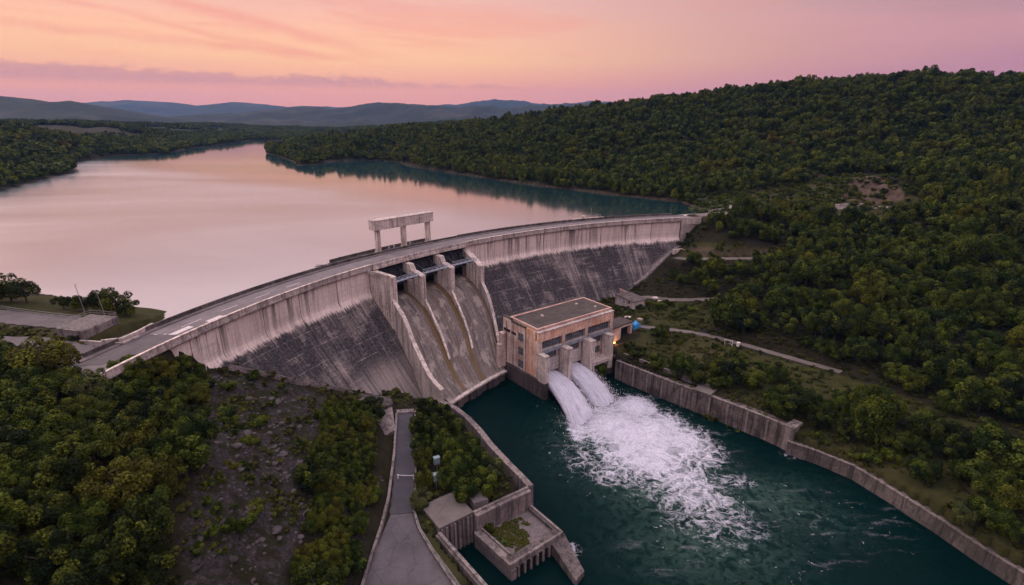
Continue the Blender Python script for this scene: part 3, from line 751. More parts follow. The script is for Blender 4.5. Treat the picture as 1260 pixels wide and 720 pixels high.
def terrain(x, y):
    zn = rbf(x, y)
    zr = ridge_h(x, y)
    # near heights where the photograph gives them, ridges elsewhere
    w = sstep(x, -420 + 0.15 * np.clip(y - 600, 0, 1e9) * 0.3, -230) * (1 - sstep(y, 760, 1150)) * (1 - sstep(x, 620, 900))
    w = np.where((y < 200), np.maximum(w, 1 - sstep(-x, 320, 520)) * (1 - sstep(x, 620, 900)), w)
    z = zn * w + np.where(y < 300, np.maximum(zr, 45), zr) * (1 - w)
    rough = fbm(x * 0.045, y * 0.045, 4) - 0.5
    d_road = np.full(x.shape, 1e9)
    for p3, wd, fl in ROADS.values():
        d_road = np.minimum(d_road, segdist(x, y, p3) - wd / 2)
    amp = np.clip((d_road - 1) / 15, 0, 1) * np.where(y > 350, 9.0, 2.6)
    amp = amp * sstep(np.hypot(x, y), 70, 150) + 0.4
    z = z + rough * amp
    dist = np.hypot(x, y)
    z = z + (fbm(x * 0.0016 + 3.7, y * 0.0016, 5, 0.55) - 0.5) * 40 * sstep(dist, 1500, 2600)
    z = z - np.abs(fbm(x * 0.0035 + 1.3, y * 0.0022, 4, 0.55) - 0.5) * 110 * sstep(dist, 1700, 3000)
    # rock slope: ledges and loose blocks
    u, v = proj(x, y, z)
    rk = rockmask(u, v, x, y)
    z = z + rk * ((fbm(x * 0.35, y * 0.35, 4, 0.6) - 0.5) * 2.8)
    cut = cutmask(u, v, x, y)
    z = z + cut * ((fbm(x * 0.12, y * 0.12, 4, 0.6) - 0.5) * 8)
    # lake bed and shore
    dl = segdist(x, y, lake_poly, True)
    il = inpoly(x, y, lake_poly)
    shore = LAKE_Z + 0.25 + np.minimum(dl * 0.45, 60)
    lake_side = (y > 105)
    z = np.where(il, np.minimum(z, LAKE_Z - 0.3 - np.minimum(dl * 0.35, 12)), np.where(lake_side & (dl < 160) & (y > 270), np.maximum(np.minimum(z, shore), LAKE_Z + 0.35), z))
    z = np.where((~il) & (y > 270) & (z < LAKE_Z + 0.5), LAKE_Z + 0.5, z)
    # flat beds for the roads
    for p3, wd, fl in ROADS.values():
        d, zz = segdist(x, y, p3, False, [p[2] for p in p3])
        k = 1 - sstep(d, wd / 2 + 0.7, wd / 2 + 0.7 + fl * 2.2)
        z = z * (1 - k) + (zz - 0.15) * k
    # yard
    yard = inpoly(x, y, [at(a, b, 6)[:2] for a, b in ((484, 600), (512, 600), (530, 660), (575, 722), (600, 800), (400, 800), (440, 722), (470, 640))])
    z = np.where(yard, 5.85, z)
    isl = inpoly(x, y, [at(a, b, 6)[:2] for a, b in ((508, 500), (541, 494))] + isl_wall + [blk_a, blk_b, at(515, 640, 6)[:2]])
    z = np.where(isl, np.clip(z, 5.6, 6.55), z)
    # river bed
    ir = inpoly(x, y, river_poly)
    dr = segdist(x, y, river_poly, True)
    z = np.where(ir, -4.0, z)
    z = np.where((~ir) & (dr < 0.9), -4.0, z)        # the drop lies inside the thickness of the walls
    # under the dam
    r = np.hypot(x - CX, y - CY); th = np.degrees(np.arctan2(y - CY, x - CX))
    zc = np.interp(th, [96, 99.8, 100.5, 101.3, 103.7, 106.7, 108.8, 110.1, 111.9, 113.8, 117, 133, 149, 152, 154.2, 156.3, 158.7, 160.3, 161.7, 163, 168, 172], [35.5, 33.5, 26.6, 25, 21.7, 16.6, 13.5, 12.1, 10.6, 9.5, 8.3, -5, 2, 5.5, 9.6, 13.6, 18.3, 21.8, 25.1, 26.6, 31, 34.8])
    inw = (th > 97) & (th < 171)
    fz = face_z(r)
    z = np.where(inw & (r > 150) & (r <= RD) & (fz > zc + 0.2), np.minimum(z, fz - 1.2), z)
    z = np.where((th > 99.5) & (th < 168) & (r > RD + 0.7) & (r < RU + 6), np.minimum(z, 29.0), z)
    z = np.where((th > 132) & (th < 150) & (r > 151) & (r < RU), np.minimum(z, -4.0), z)
    # under the power house
    return z

ROCK_PX = [(252, 466), (290, 461), (345, 474), (402, 488), (398, 560), (378, 640), (352, 720), (345, 800), (215, 800), (228, 640), (248, 540)]
def edge_noise(x, y, s=0.15, a=26):
    return (fbm(x * s, y * s, 3) - 0.5) * a
def rockmask(u, v, x, y):
    n = edge_noise(x, y)
    m = inpoly(u + n, v + n, ROCK_PX).astype(float)
    m = np.maximum(m, inpoly(u + n * .5, v - n * .5, [(428, 560), (468, 590), (452, 650), (440, 720), (405, 720), (418, 630)]) * 0.7)
    return m * (y > 20) * (y < 130)
CUT_PX = [(1030, 247), (1045, 226), (1072, 216), (1105, 228), (1122, 246), (1090, 252)]
def cutmask(u, v, x, y):
    n = edge_noise(x, y, 0.05, 14)
    return inpoly(u + n, v + n * .4, CUT_PX) * (y > 200) * 1.0

GZ = terrain(GX, GY)
GU, GV = proj(GX, GY, GZ)
me = np_mesh('terrain', np.stack([GX.ravel(), GY.ravel(), GZ.ravel()], 1), grid_quads(len(XS), len(YS)))
grass = np.zeros(GX.shape)
nn = edge_noise(GX, GY, 0.12, 14)
for poly in ([(-200, 355), (120, 368), (225, 372), (215, 400), (160, 428), (110, 446), (40, 450), (-200, 450)],
             [(758, 432), (800, 404), (860, 412), (900, 425), (1035, 462), (1120, 490), (1200, 520), (1262, 560), (1262, 700), (1160, 640), (1100, 605), (980, 540), (985, 520), (865, 472)],
             [(860, 262), (850, 236), (950, 214), (1060, 214), (1140, 246), (1130, 285), (1040, 280), (1010, 268)],
             [(760, 395), (770, 375), (840, 372), (900, 372), (890, 400), (850, 408), (800, 402)],
             [(830, 320), (850, 298), (940, 305), (980, 312), (960, 320)], [(508, 600), (540, 640), (580, 720), (540, 720), (512, 640)]):
    grass = np.maximum(grass, inpoly(GU + nn, GV + nn * .5, poly) * (GY > 0))
fattr(me, 'grass', grass)
dirt = cutmask(GU, GV, GX, GY)
dirt = np.maximum(dirt, 0.6 * inpoly(GU + nn, GV + nn * .3, [(838, 318), (852, 303), (905, 308), (960, 306), (965, 314), (880, 316)]) * (GY > 100))
dl_ = segdist(GX, GY, lake_poly, True)
dirt = np.maximum(dirt, 0.5 * ((dl_ < 1.7) & (GY > 270) & ~inpoly(GX, GY, lake_poly)))
fattr(me, 'dirt', dirt)
fattr(me, 'rock', rockmask(GU, GV, GX, GY) * (fbm(GX * .3, GY * .3, 3) > 0.3))
fattr(me, 'far', sstep(np.hypot(GX, GY), 900, 1500))
me.polygons.foreach_set('use_smooth', [True] * len(me.polygons))
tag(link_mesh('terrain', me, m_terrain), kind='structure')

from bisect import bisect_right
def ground(x, y):
    """height of the built terrain at one place"""
    i = min(max(bisect_right(XS, x) - 1, 0), len(XS) - 2); j = min(max(bisect_right(YS, y) - 1, 0), len(YS) - 2)
    fx = (x - XS[i]) / (XS[i + 1] - XS[i]); fy = (y - YS[j]) / (YS[j + 1] - YS[j])
    return (GZ[i, j] * (1 - fx) + GZ[i + 1, j] * fx) * (1 - fy) + (GZ[i, j + 1] * (1 - fx) + GZ[i + 1, j + 1] * fx) * fy
def ground_np(x, y):
    i = np.clip(np.searchsorted(XS, x, 'right') - 1, 0, len(XS) - 2); j = np.clip(np.searchsorted(YS, y, 'right') - 1, 0, len(YS) - 2)
    fx = (x - XS[i]) / (XS[i + 1] - XS[i]); fy = (y - YS[j]) / (YS[j + 1] - YS[j])
    return (GZ[i, j] * (1 - fx) + GZ[i + 1, j] * fx) * (1 - fy) + (GZ[i, j + 1] * (1 - fx) + GZ[i + 1, j + 1] * fx) * fy

def hit(u, v):
    """where the line of sight through a pixel meets the ground"""
    d = ray(u, v); t = 30.0
    while t < 900 and CAMH + d[2] * t > ground(d[0] * t, d[1] * t): t += .4
    return (d[0] * t, d[1] * t)
# ------------------------------------------------------------------ water
mb = MB()
lp = [pol(193, t, LAKE_Z) for t in np.arange(98.5, 168.1, 2.5)]
outer = [(-86, 106, LAKE_Z), (-130, 118, LAKE_Z), (-900, 118, LAKE_Z), (-1500, 700, LAKE_Z), (-1500, 1400, LAKE_Z), (900, 1400, LAKE_Z), (700, 700, LAKE_Z), (180, 300, LAKE_Z), (96, 252, LAKE_Z)]
mb.add(lp + outer, [tuple(range(len(lp) + len(outer)))])
lake = build('lake', mb, m_lake)
# make sure the sheet faces up
if lake.data.polygons[0].normal.z < 0:
    lake.data.flip_normals()
tag(lake, kind='structure')

fx = np.arange(-36, 130, 0.8); fy = np.arange(-40, 172, 0.8)
RX, RY = np.meshgrid(fx, fy, indexing='ij')
RU_, RV_ = proj(RX, RY, np.zeros(RX.shape))
def blob(u, v, pts):
    s = np.zeros(u.shape)
    for cu, cv_, ru, rv, k in pts:
        x0, y0, _ = at(cu, cv_, 0)
        sx = at(cu + ru, cv_, 0)[0] - x0
        sy = abs(at(cu, cv_ - rv, 0)[1] - at(cu, cv_ + rv, 0)[1]) / 2
        s = np.maximum(s, k * np.exp(-(((RX - x0) / sx) ** 2 + ((RY - y0) / sy) ** 2)))
    return s
foam = blob(RU_, RV_, [(748, 520, 30, 22, 1.0), (782, 502, 26, 16, 1.0), (765, 525, 50, 34, 1.0), (800, 535, 54, 38, 0.95), (790, 560, 62, 34, 0.82), (835, 545, 48, 32, 0.74),
                       (860, 560, 40, 24, 0.56), (830, 588, 72, 36, 0.5), (905, 592, 30, 14, 0.42), (760, 580, 50, 24, 0.46), (850, 606, 62, 36, 0.52), (880, 640, 80, 44, 0.36), (980, 560, 26, 7, 0.40), (900, 670, 150, 55, 0.2), (720, 560, 40, 30, 0.36), (704, 676, 16, 12, 0.42), (1000, 640, 130, 60, 0.20), (712, 530, 14, 16, 0.75)])
foam = foam * (0.72 + 0.56 * fbm(RX * 0.12, RY * 0.12, 3))
aer = blob(RU_, RV_, [(820, 590, 75, 46, 0.85), (870, 610, 70, 40, 0.6), (870, 665, 95, 50, 0.55), (770, 545, 70, 45, 0.9), (940, 615, 70, 34, 0.5), (1000, 640, 60, 30, 0.25)])
me = np_mesh('river', np.stack([RX.ravel(), RY.ravel(), ((fbm(RX * 0.25, RY * 0.25, 3) - 0.5) * 0.3).ravel()], 1), grid_quads(len(fx), len(fy)))
fattr(me, 'foam', foam); fattr(me, 'aer', aer)
me.polygons.foreach_set('use_smooth', [True] * len(me.polygons))
tag(link_mesh('river', me, m_river), kind='structure')
# ------------------------------------------------------------------ the dam
dam = thing('arch_dam', pol(170, 140, 0), 'long curved concrete dam with pale upper wall and dark stained lower slope', 'dam')
def sweep(prof, t0, t1, n, arc=True):
    """closed profile (r, z) swept along the dam's arc; returns MB and uv in metres"""
    mb = MB(); uv = []
    k = len(prof); L = [0.0]
    for a, b in zip(prof, prof[1:]):
        L.append(L[-1] + math.hypot(b[0] - a[0], b[1] - a[1]))
    vs = []
    for i in range(n + 1):
        t = t0 + (t1 - t0) * i / n
        for (r, z), l in zip(prof, L):
            vs.append(pol(r, t, z)); uv.append((R(t) * RD, l))
    fs = []
    for i in range(n):
        for j in range(k):
            a = i * k + j; b = i * k + (j + 1) % k
            fs.append((a, b, b + k, a + k) if t1 < t0 else (a, a + k, b + k, b))
    e = n * k
    fs.append(tuple(range(k - 1, -1, -1)) if t1 < t0 else tuple(range(k)))
    fs.append(tuple(range(e, e + k)) if t1 < t0 else tuple(range(e + k - 1, e - 1, -1)))
    mb.add(vs, fs)
    return mb, uv
J = [169.7, 166.8, 163.8, 161.4, 157.5, 153.9, 149.8, 145.7]
J2 = [133.3, 130.1, 126.0, 121.9, 117.6, 113.2, 109.4, 105.6, 101.3]
prof = [(RU, 35.95), (RD, 35.95), (RD, 32), (RD, 29)] + [(face_r(z), z) for z in (28.2, 27.4, 26.8)] + [(face_r(z), z) for z in (22, 17, 12, 7, 2, -4)] + [(RU, -4)]
GAP = 0.055
for JJ in (J, J2):
    for a, b in zip(JJ, JJ[1:]):
        mb, uv = sweep(prof, a - GAP, b + GAP, 4)
        build('wall_block', mb, m_dam, dam, uv=uv)
        # cornice and parapet panels over each block
        mb, uv = sweep([(RD + .02, 35.2), (RD - 0.55, 35.2), (RD - 0.75, 35.45), (RD - 0.75, 36.0), (RD + .02, 36.0)][::-1], a - .02, b + .02, 4)
        build('cornice', mb, m_conc, dam)
        h = (a + b) / 2
        for p, q in ((a, h), (h, b)):
            mb, uv = sweep([(RD - 0.62, 36.004), (RD - 0.3, 36.004), (RD - 0.3, 36.85), (RD - 0.62, 36.85)], p - .05, q + .05, 2)
            par = build('parapet_panel', mb, m_conc, dam)
            mb, uv = sweep([(RD - 0.74, 36.854), (RD - 0.18, 36.854), (RD - 0.18, 37.02), (RD - 0.74, 37.02)], p - .02, q + .02, 2)
            build('coping', mb, m_conc_light, par)
# grout in the joints between the blocks, set back
for t in J[1:-1] + J2[1:-1]:
    pf = [(r + (.35 if z >= 27.2 else .1), z) for r, z in prof[1:-1]]
    mb, uv = sweep([(RU - .5, 35.9)] + [(r, min(z, 35.9)) for r, z in pf] + [(RU - .5, -4)], t + .075, t - .075, 1)
    build('joint_grout', mb, m_dam, dam, uv=uv)
# upstream parapet, kerbs
for a in np.arange(168.0, 101.5, -3.0):
    b = max(a - 3.0, 101.0)
    if 134 < a < 146: z1 = 36.75
    else: z1 = 37.0
    mb, uv = sweep([(RU - 0.35, 36.004), (RU, 36.004), (RU, z1), (RU - 0.35, z1)], a - .03, b + .03, 2)
    build('parapet_panel', mb, m_conc_dark, dam)
for r0 in (RD - 0.28, RU - 1.75):
    mb, uv = sweep([(r0, 35.954), (r0 + 1.35, 35.954), (r0 + 1.35, 36.16), (r0, 36.16)], 168.5, 99.5, 60)
    build('sidewalk', mb, m_deck, dam)
# bridge deck over the spillway bays
mb, uv = sweep([(RU, 35.95), (RD, 35.95), (RD, 34.75), (RU, 34.75)], 145.68, 133.32, 10)
build('bridge_deck', mb, m_conc, dam)
for a in np.arange(145.6, 133.4, -2.05):
    mb, uv = sweep([(RD - 0.62, 35.954), (RD - 0.3, 35.954), (RD - 0.3, 36.85), (RD - 0.62, 36.85)], a, a - 2.0, 2)
    par = build('parapet_panel', mb, m_conc, dam)
mb, uv = sweep([(RD - 0.9, 35.1), (RD - 0.02, 35.1), (RD - 0.02, 35.95), (RD - 0.9, 35.95)], 145.66, 133.34, 10)
build('cornice', mb, m_conc_light, dam)

# --- spillway
def thL(r): return float(np.interp(r, [152, 160, 168, 177], [147.8, 147.0, 145.9, 145.15]))
def thR(r): return float(np.interp(r, [151, 160, 168, 177], [138.4, 136.4, 134.6, 133.75]))
CH = [(193, 23.6), (190, 24.6), (187, 24.9), (184, 24.6), (181, 23.4), (178, 21.4), (174.5, 18.5), (171, 15.6), (167.5, 12.2), (164, 9.2), (160.5, 6.6), (157, 4.7), (154, 3.7), (152.2, 3.45)]
def chz(r): return float(np.interp(r, [c[0] for c in CH[::-1]], [c[1] for c in CH[::-1]]))
for b in range(3):
    mb = MB(); uv = []; n = 8; vs = []
    L = 0; pr = None
    for (r, z) in CH + [(152.0, -4), (193, -4)]:
        L += 0 if pr is None else math.hypot(r - pr[0], z - pr[1]); pr = (r, z)
        for i in range(n + 1):
            s = (b + i / n) / 3
            s = min(max(s, b / 3 + 0.0006), (b + 1) / 3 - 0.0006)
            vs.append(pol(r, thL(r) + (thR(r) - thL(r)) * s, z)); uv.append((3 * s, L))
    m_ = n + 1
    fs = [(j * m_ + i, (j + 1) * m_ + i, (j + 1) * m_ + i + 1, j * m_ + i + 1) for j in range(len(CH) + 1) for i in range(n)]
    k = len(CH) + 2
    fs += [tuple(j * m_ for j in range(k))[::-1], tuple(j * m_ + n for j in range(k))]
    mb.add(vs, fs)
    build('spillway_chute', mb, m_chute, dam, uv=uv)
# end face: buttress blocks and dark recess panels
for i in range(9):
    s0 = (i + 0.06) / 9; s1 = (i + 0.94) / 9
    r = 152.0
    mb = MB()
    ta = thL(r) + (thR(r) - thL(r)) * s0; tb = thL(r) + (thR(r) - thL(r)) * s1
    r1 = 151.2 if i % 3 != 2 else 151.75
    mb.prism([pol(r - .01, ta, 0)[:2], pol(r - .01, tb, 0)[:2], pol(r1, tb, 0)[:2], pol(r1, ta, 0)[:2]], -4, 2.7 if i % 3 else 2.2)
    build('toe_block', mb, m_conc_dark if i % 3 else m_conc_wet, dam)
mb = MB()
tl = [thL(152) + (thR(152) - thL(152)) * s for s in np.linspace(0, 1, 13)]
mb.ribbon([pol(150.9, t, 3.4) for t in tl], [pol(152.6, t, 3.4) for t in tl], 0.55)
build('toe_lip', mb, m_conc, dam)

def wall_along(path, top, bot, th_half, name, mat, parent):
    """radial wall: path = list of (r, theta), top / bottom heights per station"""
    mb = MB(); vs = []
    for (r, t), z1, z0 in zip(path, top, bot):
        d = th_half / r * 180 / math.pi
        vs += [pol(r, t + d, z0), pol(r, t - d, z0), pol(r, t - d, z1), pol(r, t + d, z1)]
    n = len(path)
    fs = [(i * 4 + a, i * 4 + (a + 1) % 4, i * 4 + 4 + (a + 1) % 4, i * 4 + 4 + a) for i in range(n - 1) for a in range(4)]
    fs += [(3, 2, 1, 0), tuple((n - 1) * 4 + a for a in range(4))]
    mb.add(vs, fs)
    return build(name, mb, mat, parent)
# training walls
rs = [177.6, 177.2, 173, 170.5, 168.5, 164, 160, 156.5, 153.6]
tz = [27.4, 26.4, 23.4, 20.2, 16.8, 13.0, 9.9, 8.1, 7.3]
wall_along([(r, thL(r) + 0.42) for r in rs], tz, [-4] * len(rs), 0.75, 'training_wall', m_conc_light, dam)
wall_along([(r, thR(r) - 0.42) for r in rs], [z - 2.2 for z in tz], [-4] * len(rs), 0.6, 'training_wall', m_conc, dam)
# piers: the outer ones carry a walkway, the inner ones end in a blunt nose
def pier(t, z_nose, w, mat, tl):
    p = wall_along([(187, t), (183.5, t), (182.4, t), (178.6, t)], [34.7, 34.4, z_nose + 1.0, z_nose], [-4] * 4, w, 'pier', mat, dam)
    mb = MB()
    pts = [pol(178.58, t + w / 178.6 * 57.3, 0)[:2], pol(177.9, t + w * .75 / 178 * 57.3, 0)[:2], pol(177.6, t, 0)[:2], pol(177.9, t - w * .75 / 178 * 57.3, 0)[:2], pol(178.58, t - w / 178.6 * 57.3, 0)[:2]]
    mb.prism(pts, chz(178) - 3, z_nose - 0.02)
    build('pier_nose', mb, m_conc_light, p)
    mb = MB()
    mb.bar(pol(178.0, t, z_nose + .12), pol(182.3, t, z_nose + 1.12), w * 2 + .3, 0.22)
    build('pier_cap', mb, m_conc, p)
    return p
TP = [145.4, 141.35, 137.3, 133.25]
pier(141.35, 31.2, .95, m_conc_light, 0)
pier(137.3, 31.2, .95, m_conc_light, 0)
wall_along([(187, TP[3]), (182, TP[3]), (177.6, TP[3])], [34.7, 32.0, 29.6], [-4] * 3, 1.2, 'pier', m_conc_light, dam)
lw = wall_along([(187, 145.62), (184, 145.62), (180.5, 145.55), (177.6, 145.5)], [34.9, 34.7, 34.4, 34.1], [-4] * 4, 1.35, 'pier', m_conc_light, dam)
mb = MB()
pts = [(187.2, 146.4), (185.4, 146.32), (183.2, 146.15), (181, 146.02), (179, 145.98), (177.4, 145.95)]
mb.ribbon([pol(r, t, 35.6 - (187 - r) * .08) for r, t in pts], [pol(r, t - .1, 35.6 - (187 - r) * .08) for r, t in pts], 1.0)
build('walkway_parapet', mb, m_conc, lw)
# low divider walls that run on below the inner piers
for s in (1 / 3, 2 / 3):
    rr = [177.8, 174, 170, 166, 163]
    wall_along([(r, thL(r) + (thR(r) - thL(r)) * s) for r in rr], [chz(r) + h for r, h in zip(rr, (2.6, 1.7, 1.2, .8, .35))], [chz(r) - 1.5 for r in rr], 0.4, 'divider_wall', m_conc_light, dam)
# radial gates with ribs and arms, and the steel walkways between the pier noses
for i in range(3):
    t0, t1 = TP[i] - 0.42, TP[i + 1] + 0.42
    g = MB()
    prof_g = [(186.6 + 1.6 * math.sin(a) - .8, 28.6 + 6.0 * (a + 1.0) / 2.0) for a in np.linspace(-1.0, 1.0, 7)]
    vs = []
    for j in range(7):
        t = t0 + (t1 - t0) * j / 6
        vs += [pol(r, t, z) for r, z in prof_g] + [pol(r + .15, t, z) for r, z in prof_g]
    k = 14
    fs = []
    for j in range(6):
        for a in range(6):
            fs += [(j * k + a, j * k + a + 1, (j + 1) * k + a + 1, (j + 1) * k + a), (j * k + 7 + a, (j + 1) * k + 7 + a, (j + 1) * k + 8 + a, j * k + 8 + a)]
    g.add(vs, fs)
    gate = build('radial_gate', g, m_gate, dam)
    for a in range(1, 7, 2):
        r, z = prof_g[a]
        mb = MB(); mb.bar(pol(r - .2, t0, z), pol(r - .2, t1, z), 0.35, 0.3)
        build('gate_rib', mb, m_gate_rib, gate)
    for f in (0.18, 0.5, 0.82):
        t = t0 + (t1 - t0) * f
        mb = MB(); mb.bar(pol(prof_g[0][0] - .25, t, 28.6), pol(prof_g[6][0] - .25, t, 34.4), 0.3, 0.3)
        build('gate_rib', mb, m_gate_rib, gate)
    for f in (0.2, 0.8):
        t = t0 + (t1 - t0) * f
        for zz in (30.2, 33.2):
            mb = MB(); mb.bar(pol(185.9, t, zz), pol(179.2, t, 31.2), 0.3, 0.4)
            build('gate_arm', mb, m_gate_rib, gate)
    # catwalk: two chords and lattice
    cw = MB()
    n = 10
    P = lambda f, r, z: pol(r, t0 + (t1 - t0) * f, z)
    zc_ = 31.75
    for r in (178.6, 179.9):
        for k_ in range(n):
            f0, f1 = k_ / n, (k_ + 1) / n
            cw.bar(P(f0, r, zc_), P(f1, r, zc_), .16, .16)
            cw.bar(P(f0, r, zc_ + 1.0), P(f1, r, zc_ + 1.0), .12, .12)
            cw.bar(P(f0, r, zc_ + (k_ % 2)), P(f1, r, zc_ + 1 - (k_ % 2)), .1, .1)
    build('catwalk_truss', cw, m_steel, dam)
    mb = MB()
    mb.ribbon([P(f, 178.6, zc_ + .12) for f in np.linspace(0, 1, 6)], [P(f, 179.9, zc_ + .12) for f in np.linspace(0, 1, 6)], 0.08)
    build('catwalk_floor', mb, m_steel, dam)
    mb = MB()
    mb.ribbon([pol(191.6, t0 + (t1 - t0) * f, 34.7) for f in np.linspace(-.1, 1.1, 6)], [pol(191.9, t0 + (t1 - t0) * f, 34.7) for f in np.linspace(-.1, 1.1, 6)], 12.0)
    build('bay_shade_sheet', mb, m_gate, dam)  # black sheet added behind the gates to make the bay openings dark
# intake platform under the gantry, on the lake side
mb, uv = sweep([(RU + 5.2, 35.6), (RU + .02, 35.6), (RU + .02, 20), (RU + 5.2, 20)], 146.6, 134.8, 10)
build('intake_platform', mb, m_conc_dark, dam)
mb, uv = sweep([(RU + 4.9, 35.604), (RU + 5.15, 35.604), (RU + 5.15, 36.6), (RU + 4.9, 36.6)], 146.5, 134.9, 10)
build('intake_parapet', mb, m_conc_dark, dam)

# dam crest road
mb, uv = sweep([(RU - 1.8, 35.975), (RD + 1.15, 35.975), (RD + 1.15, 35.93), (RU - 1.8, 35.93)], 169.66, 99.0, 70)
tag(build('crest_road', mb, m_crest), kind='structure')
def mark(r, w, t0, t1, name='road_marking'):
    mb, uv = sweep([(r + w, 35.985), (r, 35.985), (r, 35.979), (r + w, 35.979)], t0, t1, 4)
    return mb
marks = thing('road_markings', pol(192, 160, 35.98), 'worn white lines and repair patches on the dam crest road', 'road marking')
for r, w, t0, t1 in ((RD + 1.5, .22, 170.5, 166.2), (RD + 2.3, .2, 169, 167.2), (191.6, .2, 168.5, 166.5), (191.6, .2, 165.5, 163.9), (191.6, .2, 162.8, 161.2), (191.5, .2, 159.6, 158.2), (191.5, .2, 156.6, 155.2), (191.5, .2, 153.6, 152.2),
                     (RD + 3.0, 1.5, 164.3, 162.5), (RD + 2.2, 1.1, 161.5, 160.3), (193, .8, 165.0, 164.2), (RD + 4.4, .7, 167.8, 167.1)):
    build('painted_line', mark(r, w, t0, t1), m_mark, marks)

# mass concrete at both ends
mb = MB()
mb.prism([pol(RU + .3, 101.25, 0)[:2], pol(RD - .6, 101.25, 0)[:2], pol(RD + .2, 98.4, 0)[:2], pol(RU + 2.5, 97.6, 0)[:2]], 18, 35.93)
build('abutment', mb, m_conc, dam)
mb = MB()
mb.ribbon([pol(RD - .55, t, 37.0) for t in (101.2, 100.2, 99.2, 98.4)], [pol(RD - .2, t, 37.0) for t in (101.2, 100.2, 99.2, 98.4)], 3.2)
build('abutment_parapet', mb, m_conc, dam)

# stepped gutters where the dam meets the hillside
def gutter(name, px, w, label):
    p = [at(u, v, z) for u, v, z in px]
    root = thing(name, p[-1], label, 'gutter')
    for i, (a, b) in enumerate(zip(p, p[1:])):
        mb = MB(); mb.bar((a[0], a[1], a[2] + .35), (b[0], b[1], b[2] + .35), w, 0.9)
        build('channel_slab', mb, m_conc_mid, root)
        d = Vector((b[0] - a[0], b[1] - a[1], 0)).normalized(); nrm = Vector((-d.y, d.x, 0)) * (w / 2 + .12)
        for sgn in (-1, 1):
            mb = MB(); o = nrm * sgn
            mb.bar((a[0] + o.x, a[1] + o.y, a[2] + .75), (b[0] + o.x, b[1] + o.y, b[2] + .75), .3, 1.0)
            build('side_wall', mb, m_conc_mid, root)
    return root
gutter('hillside_gutter', [(845, 292, 27.6), (838, 302, 25.0), (822, 314, 21.7), (803, 333, 16.6), (790, 345, 13.5), (780, 352, 11.9)], 2.2, 'sloping concrete gutter running down the right end of the dam')
gutter('toe_gutter', [(285, 455.5, 26.2), (318, 463, 22.4), (352, 470.5, 18.8), (396, 479, 13.8), (432, 486, 9.6), (466, 493, 6.6)], 1.3, 'narrow sloping concrete gutter along the left foot of the dam')

# ------------------------------------------------------------------ hoist gantry on the crest
g0 = Vector(at(466, 311, 35.6)); g2 = Vector(at(527, 298.5, 35.6))
gdir = (g2 - g0).normalized(); gn = Vector((-gdir.y, gdir.x, 0))
gan = thing('hoist_gantry', tuple((g0 + g2) / 2), 'concrete gantry beam on three legs standing over the spillway', 'gantry')
GL = lambda s, k, z: tuple(g0 + gdir * s + gn * k + Vector((0, 0, z)))
LEN = (g2 - g0).length
for f in (0.0, 0.5, 1.0):
    s = LEN * f
    mb = MB()
    mb.box(s - .62, s + .62, -.85, -.2, -.05, 8.0, GL); mb.box(s - .5, s + .5, -.2, .35, -.05, 8.0, GL); mb.box(s - .62, s + .62, .35, 1.0, -.05, 8.0, GL)
    mb.box(s - .8, s + .8, -1.1, 1.25, -.06, .5, GL)
    build('leg', mb, m_conc_light, gan)
mb = MB(); mb.box(-1.9, LEN + 1.6, -1.5, 1.7, 7.9, 11.0, GL)
bm_ = build('beam', mb, m_conc_light, gan)
mb = MB(); mb.box(-2.0, LEN + 1.7, -1.6, 1.8, 11.004, 11.2, GL)
build('roof_slab', mb, m_conc, bm_)
mb = MB()
for s in (LEN * .2, LEN * .3, LEN * .62):
    mb.box(s - .25, s + .25, -.3, .3, 0, 1.5, GL)
tag(build('valve_stand', mb, m_steel), 'small grey valve stands on the platform under the gantry', 'valve')
# trash rack hoist on the upstream side, left of the gantry
tr = thing('trash_rack', pol(RU + 3, 146.2, 35.6), 'sloping steel trash rack frame beside the gantry on the lake side', 'trash rack')
for k in range(7):
    mb = MB(); mb.bar(pol(RU + 1.2, 146.3 + .25 * k, 36.4), pol(RU + 5.6, 146.3 + .25 * k, 34.4 + .25 * k), .14, .14)
    mb.bar(pol(RU + 1.2, 146.3 + .25 * k, 36.4), pol(RU + 1.2, 146.3 + .25 * k, 38.0 - .2 * k), .14, .14)
    build('rack_bar', mb, m_gate_rib, tr)
for q in (1.2, 3.4, 5.6):
    mb = MB(); mb.bar(pol(RU + q, 146.2, 36.4 - (q - 1.2) * .45), pol(RU + q, 147.95, 36.4 - (q - 1.2) * .2), .2, .2)
    build('cross_beam', mb, m_gate_rib, tr)
mb, uv = sweep([(RU + 2.4, 35.9), (RU + .02, 35.9), (RU + .02, 30), (RU + 2.4, 30)], 148.2, 146.65, 3)
build('rack_platform', mb, m_conc_dark, tr)
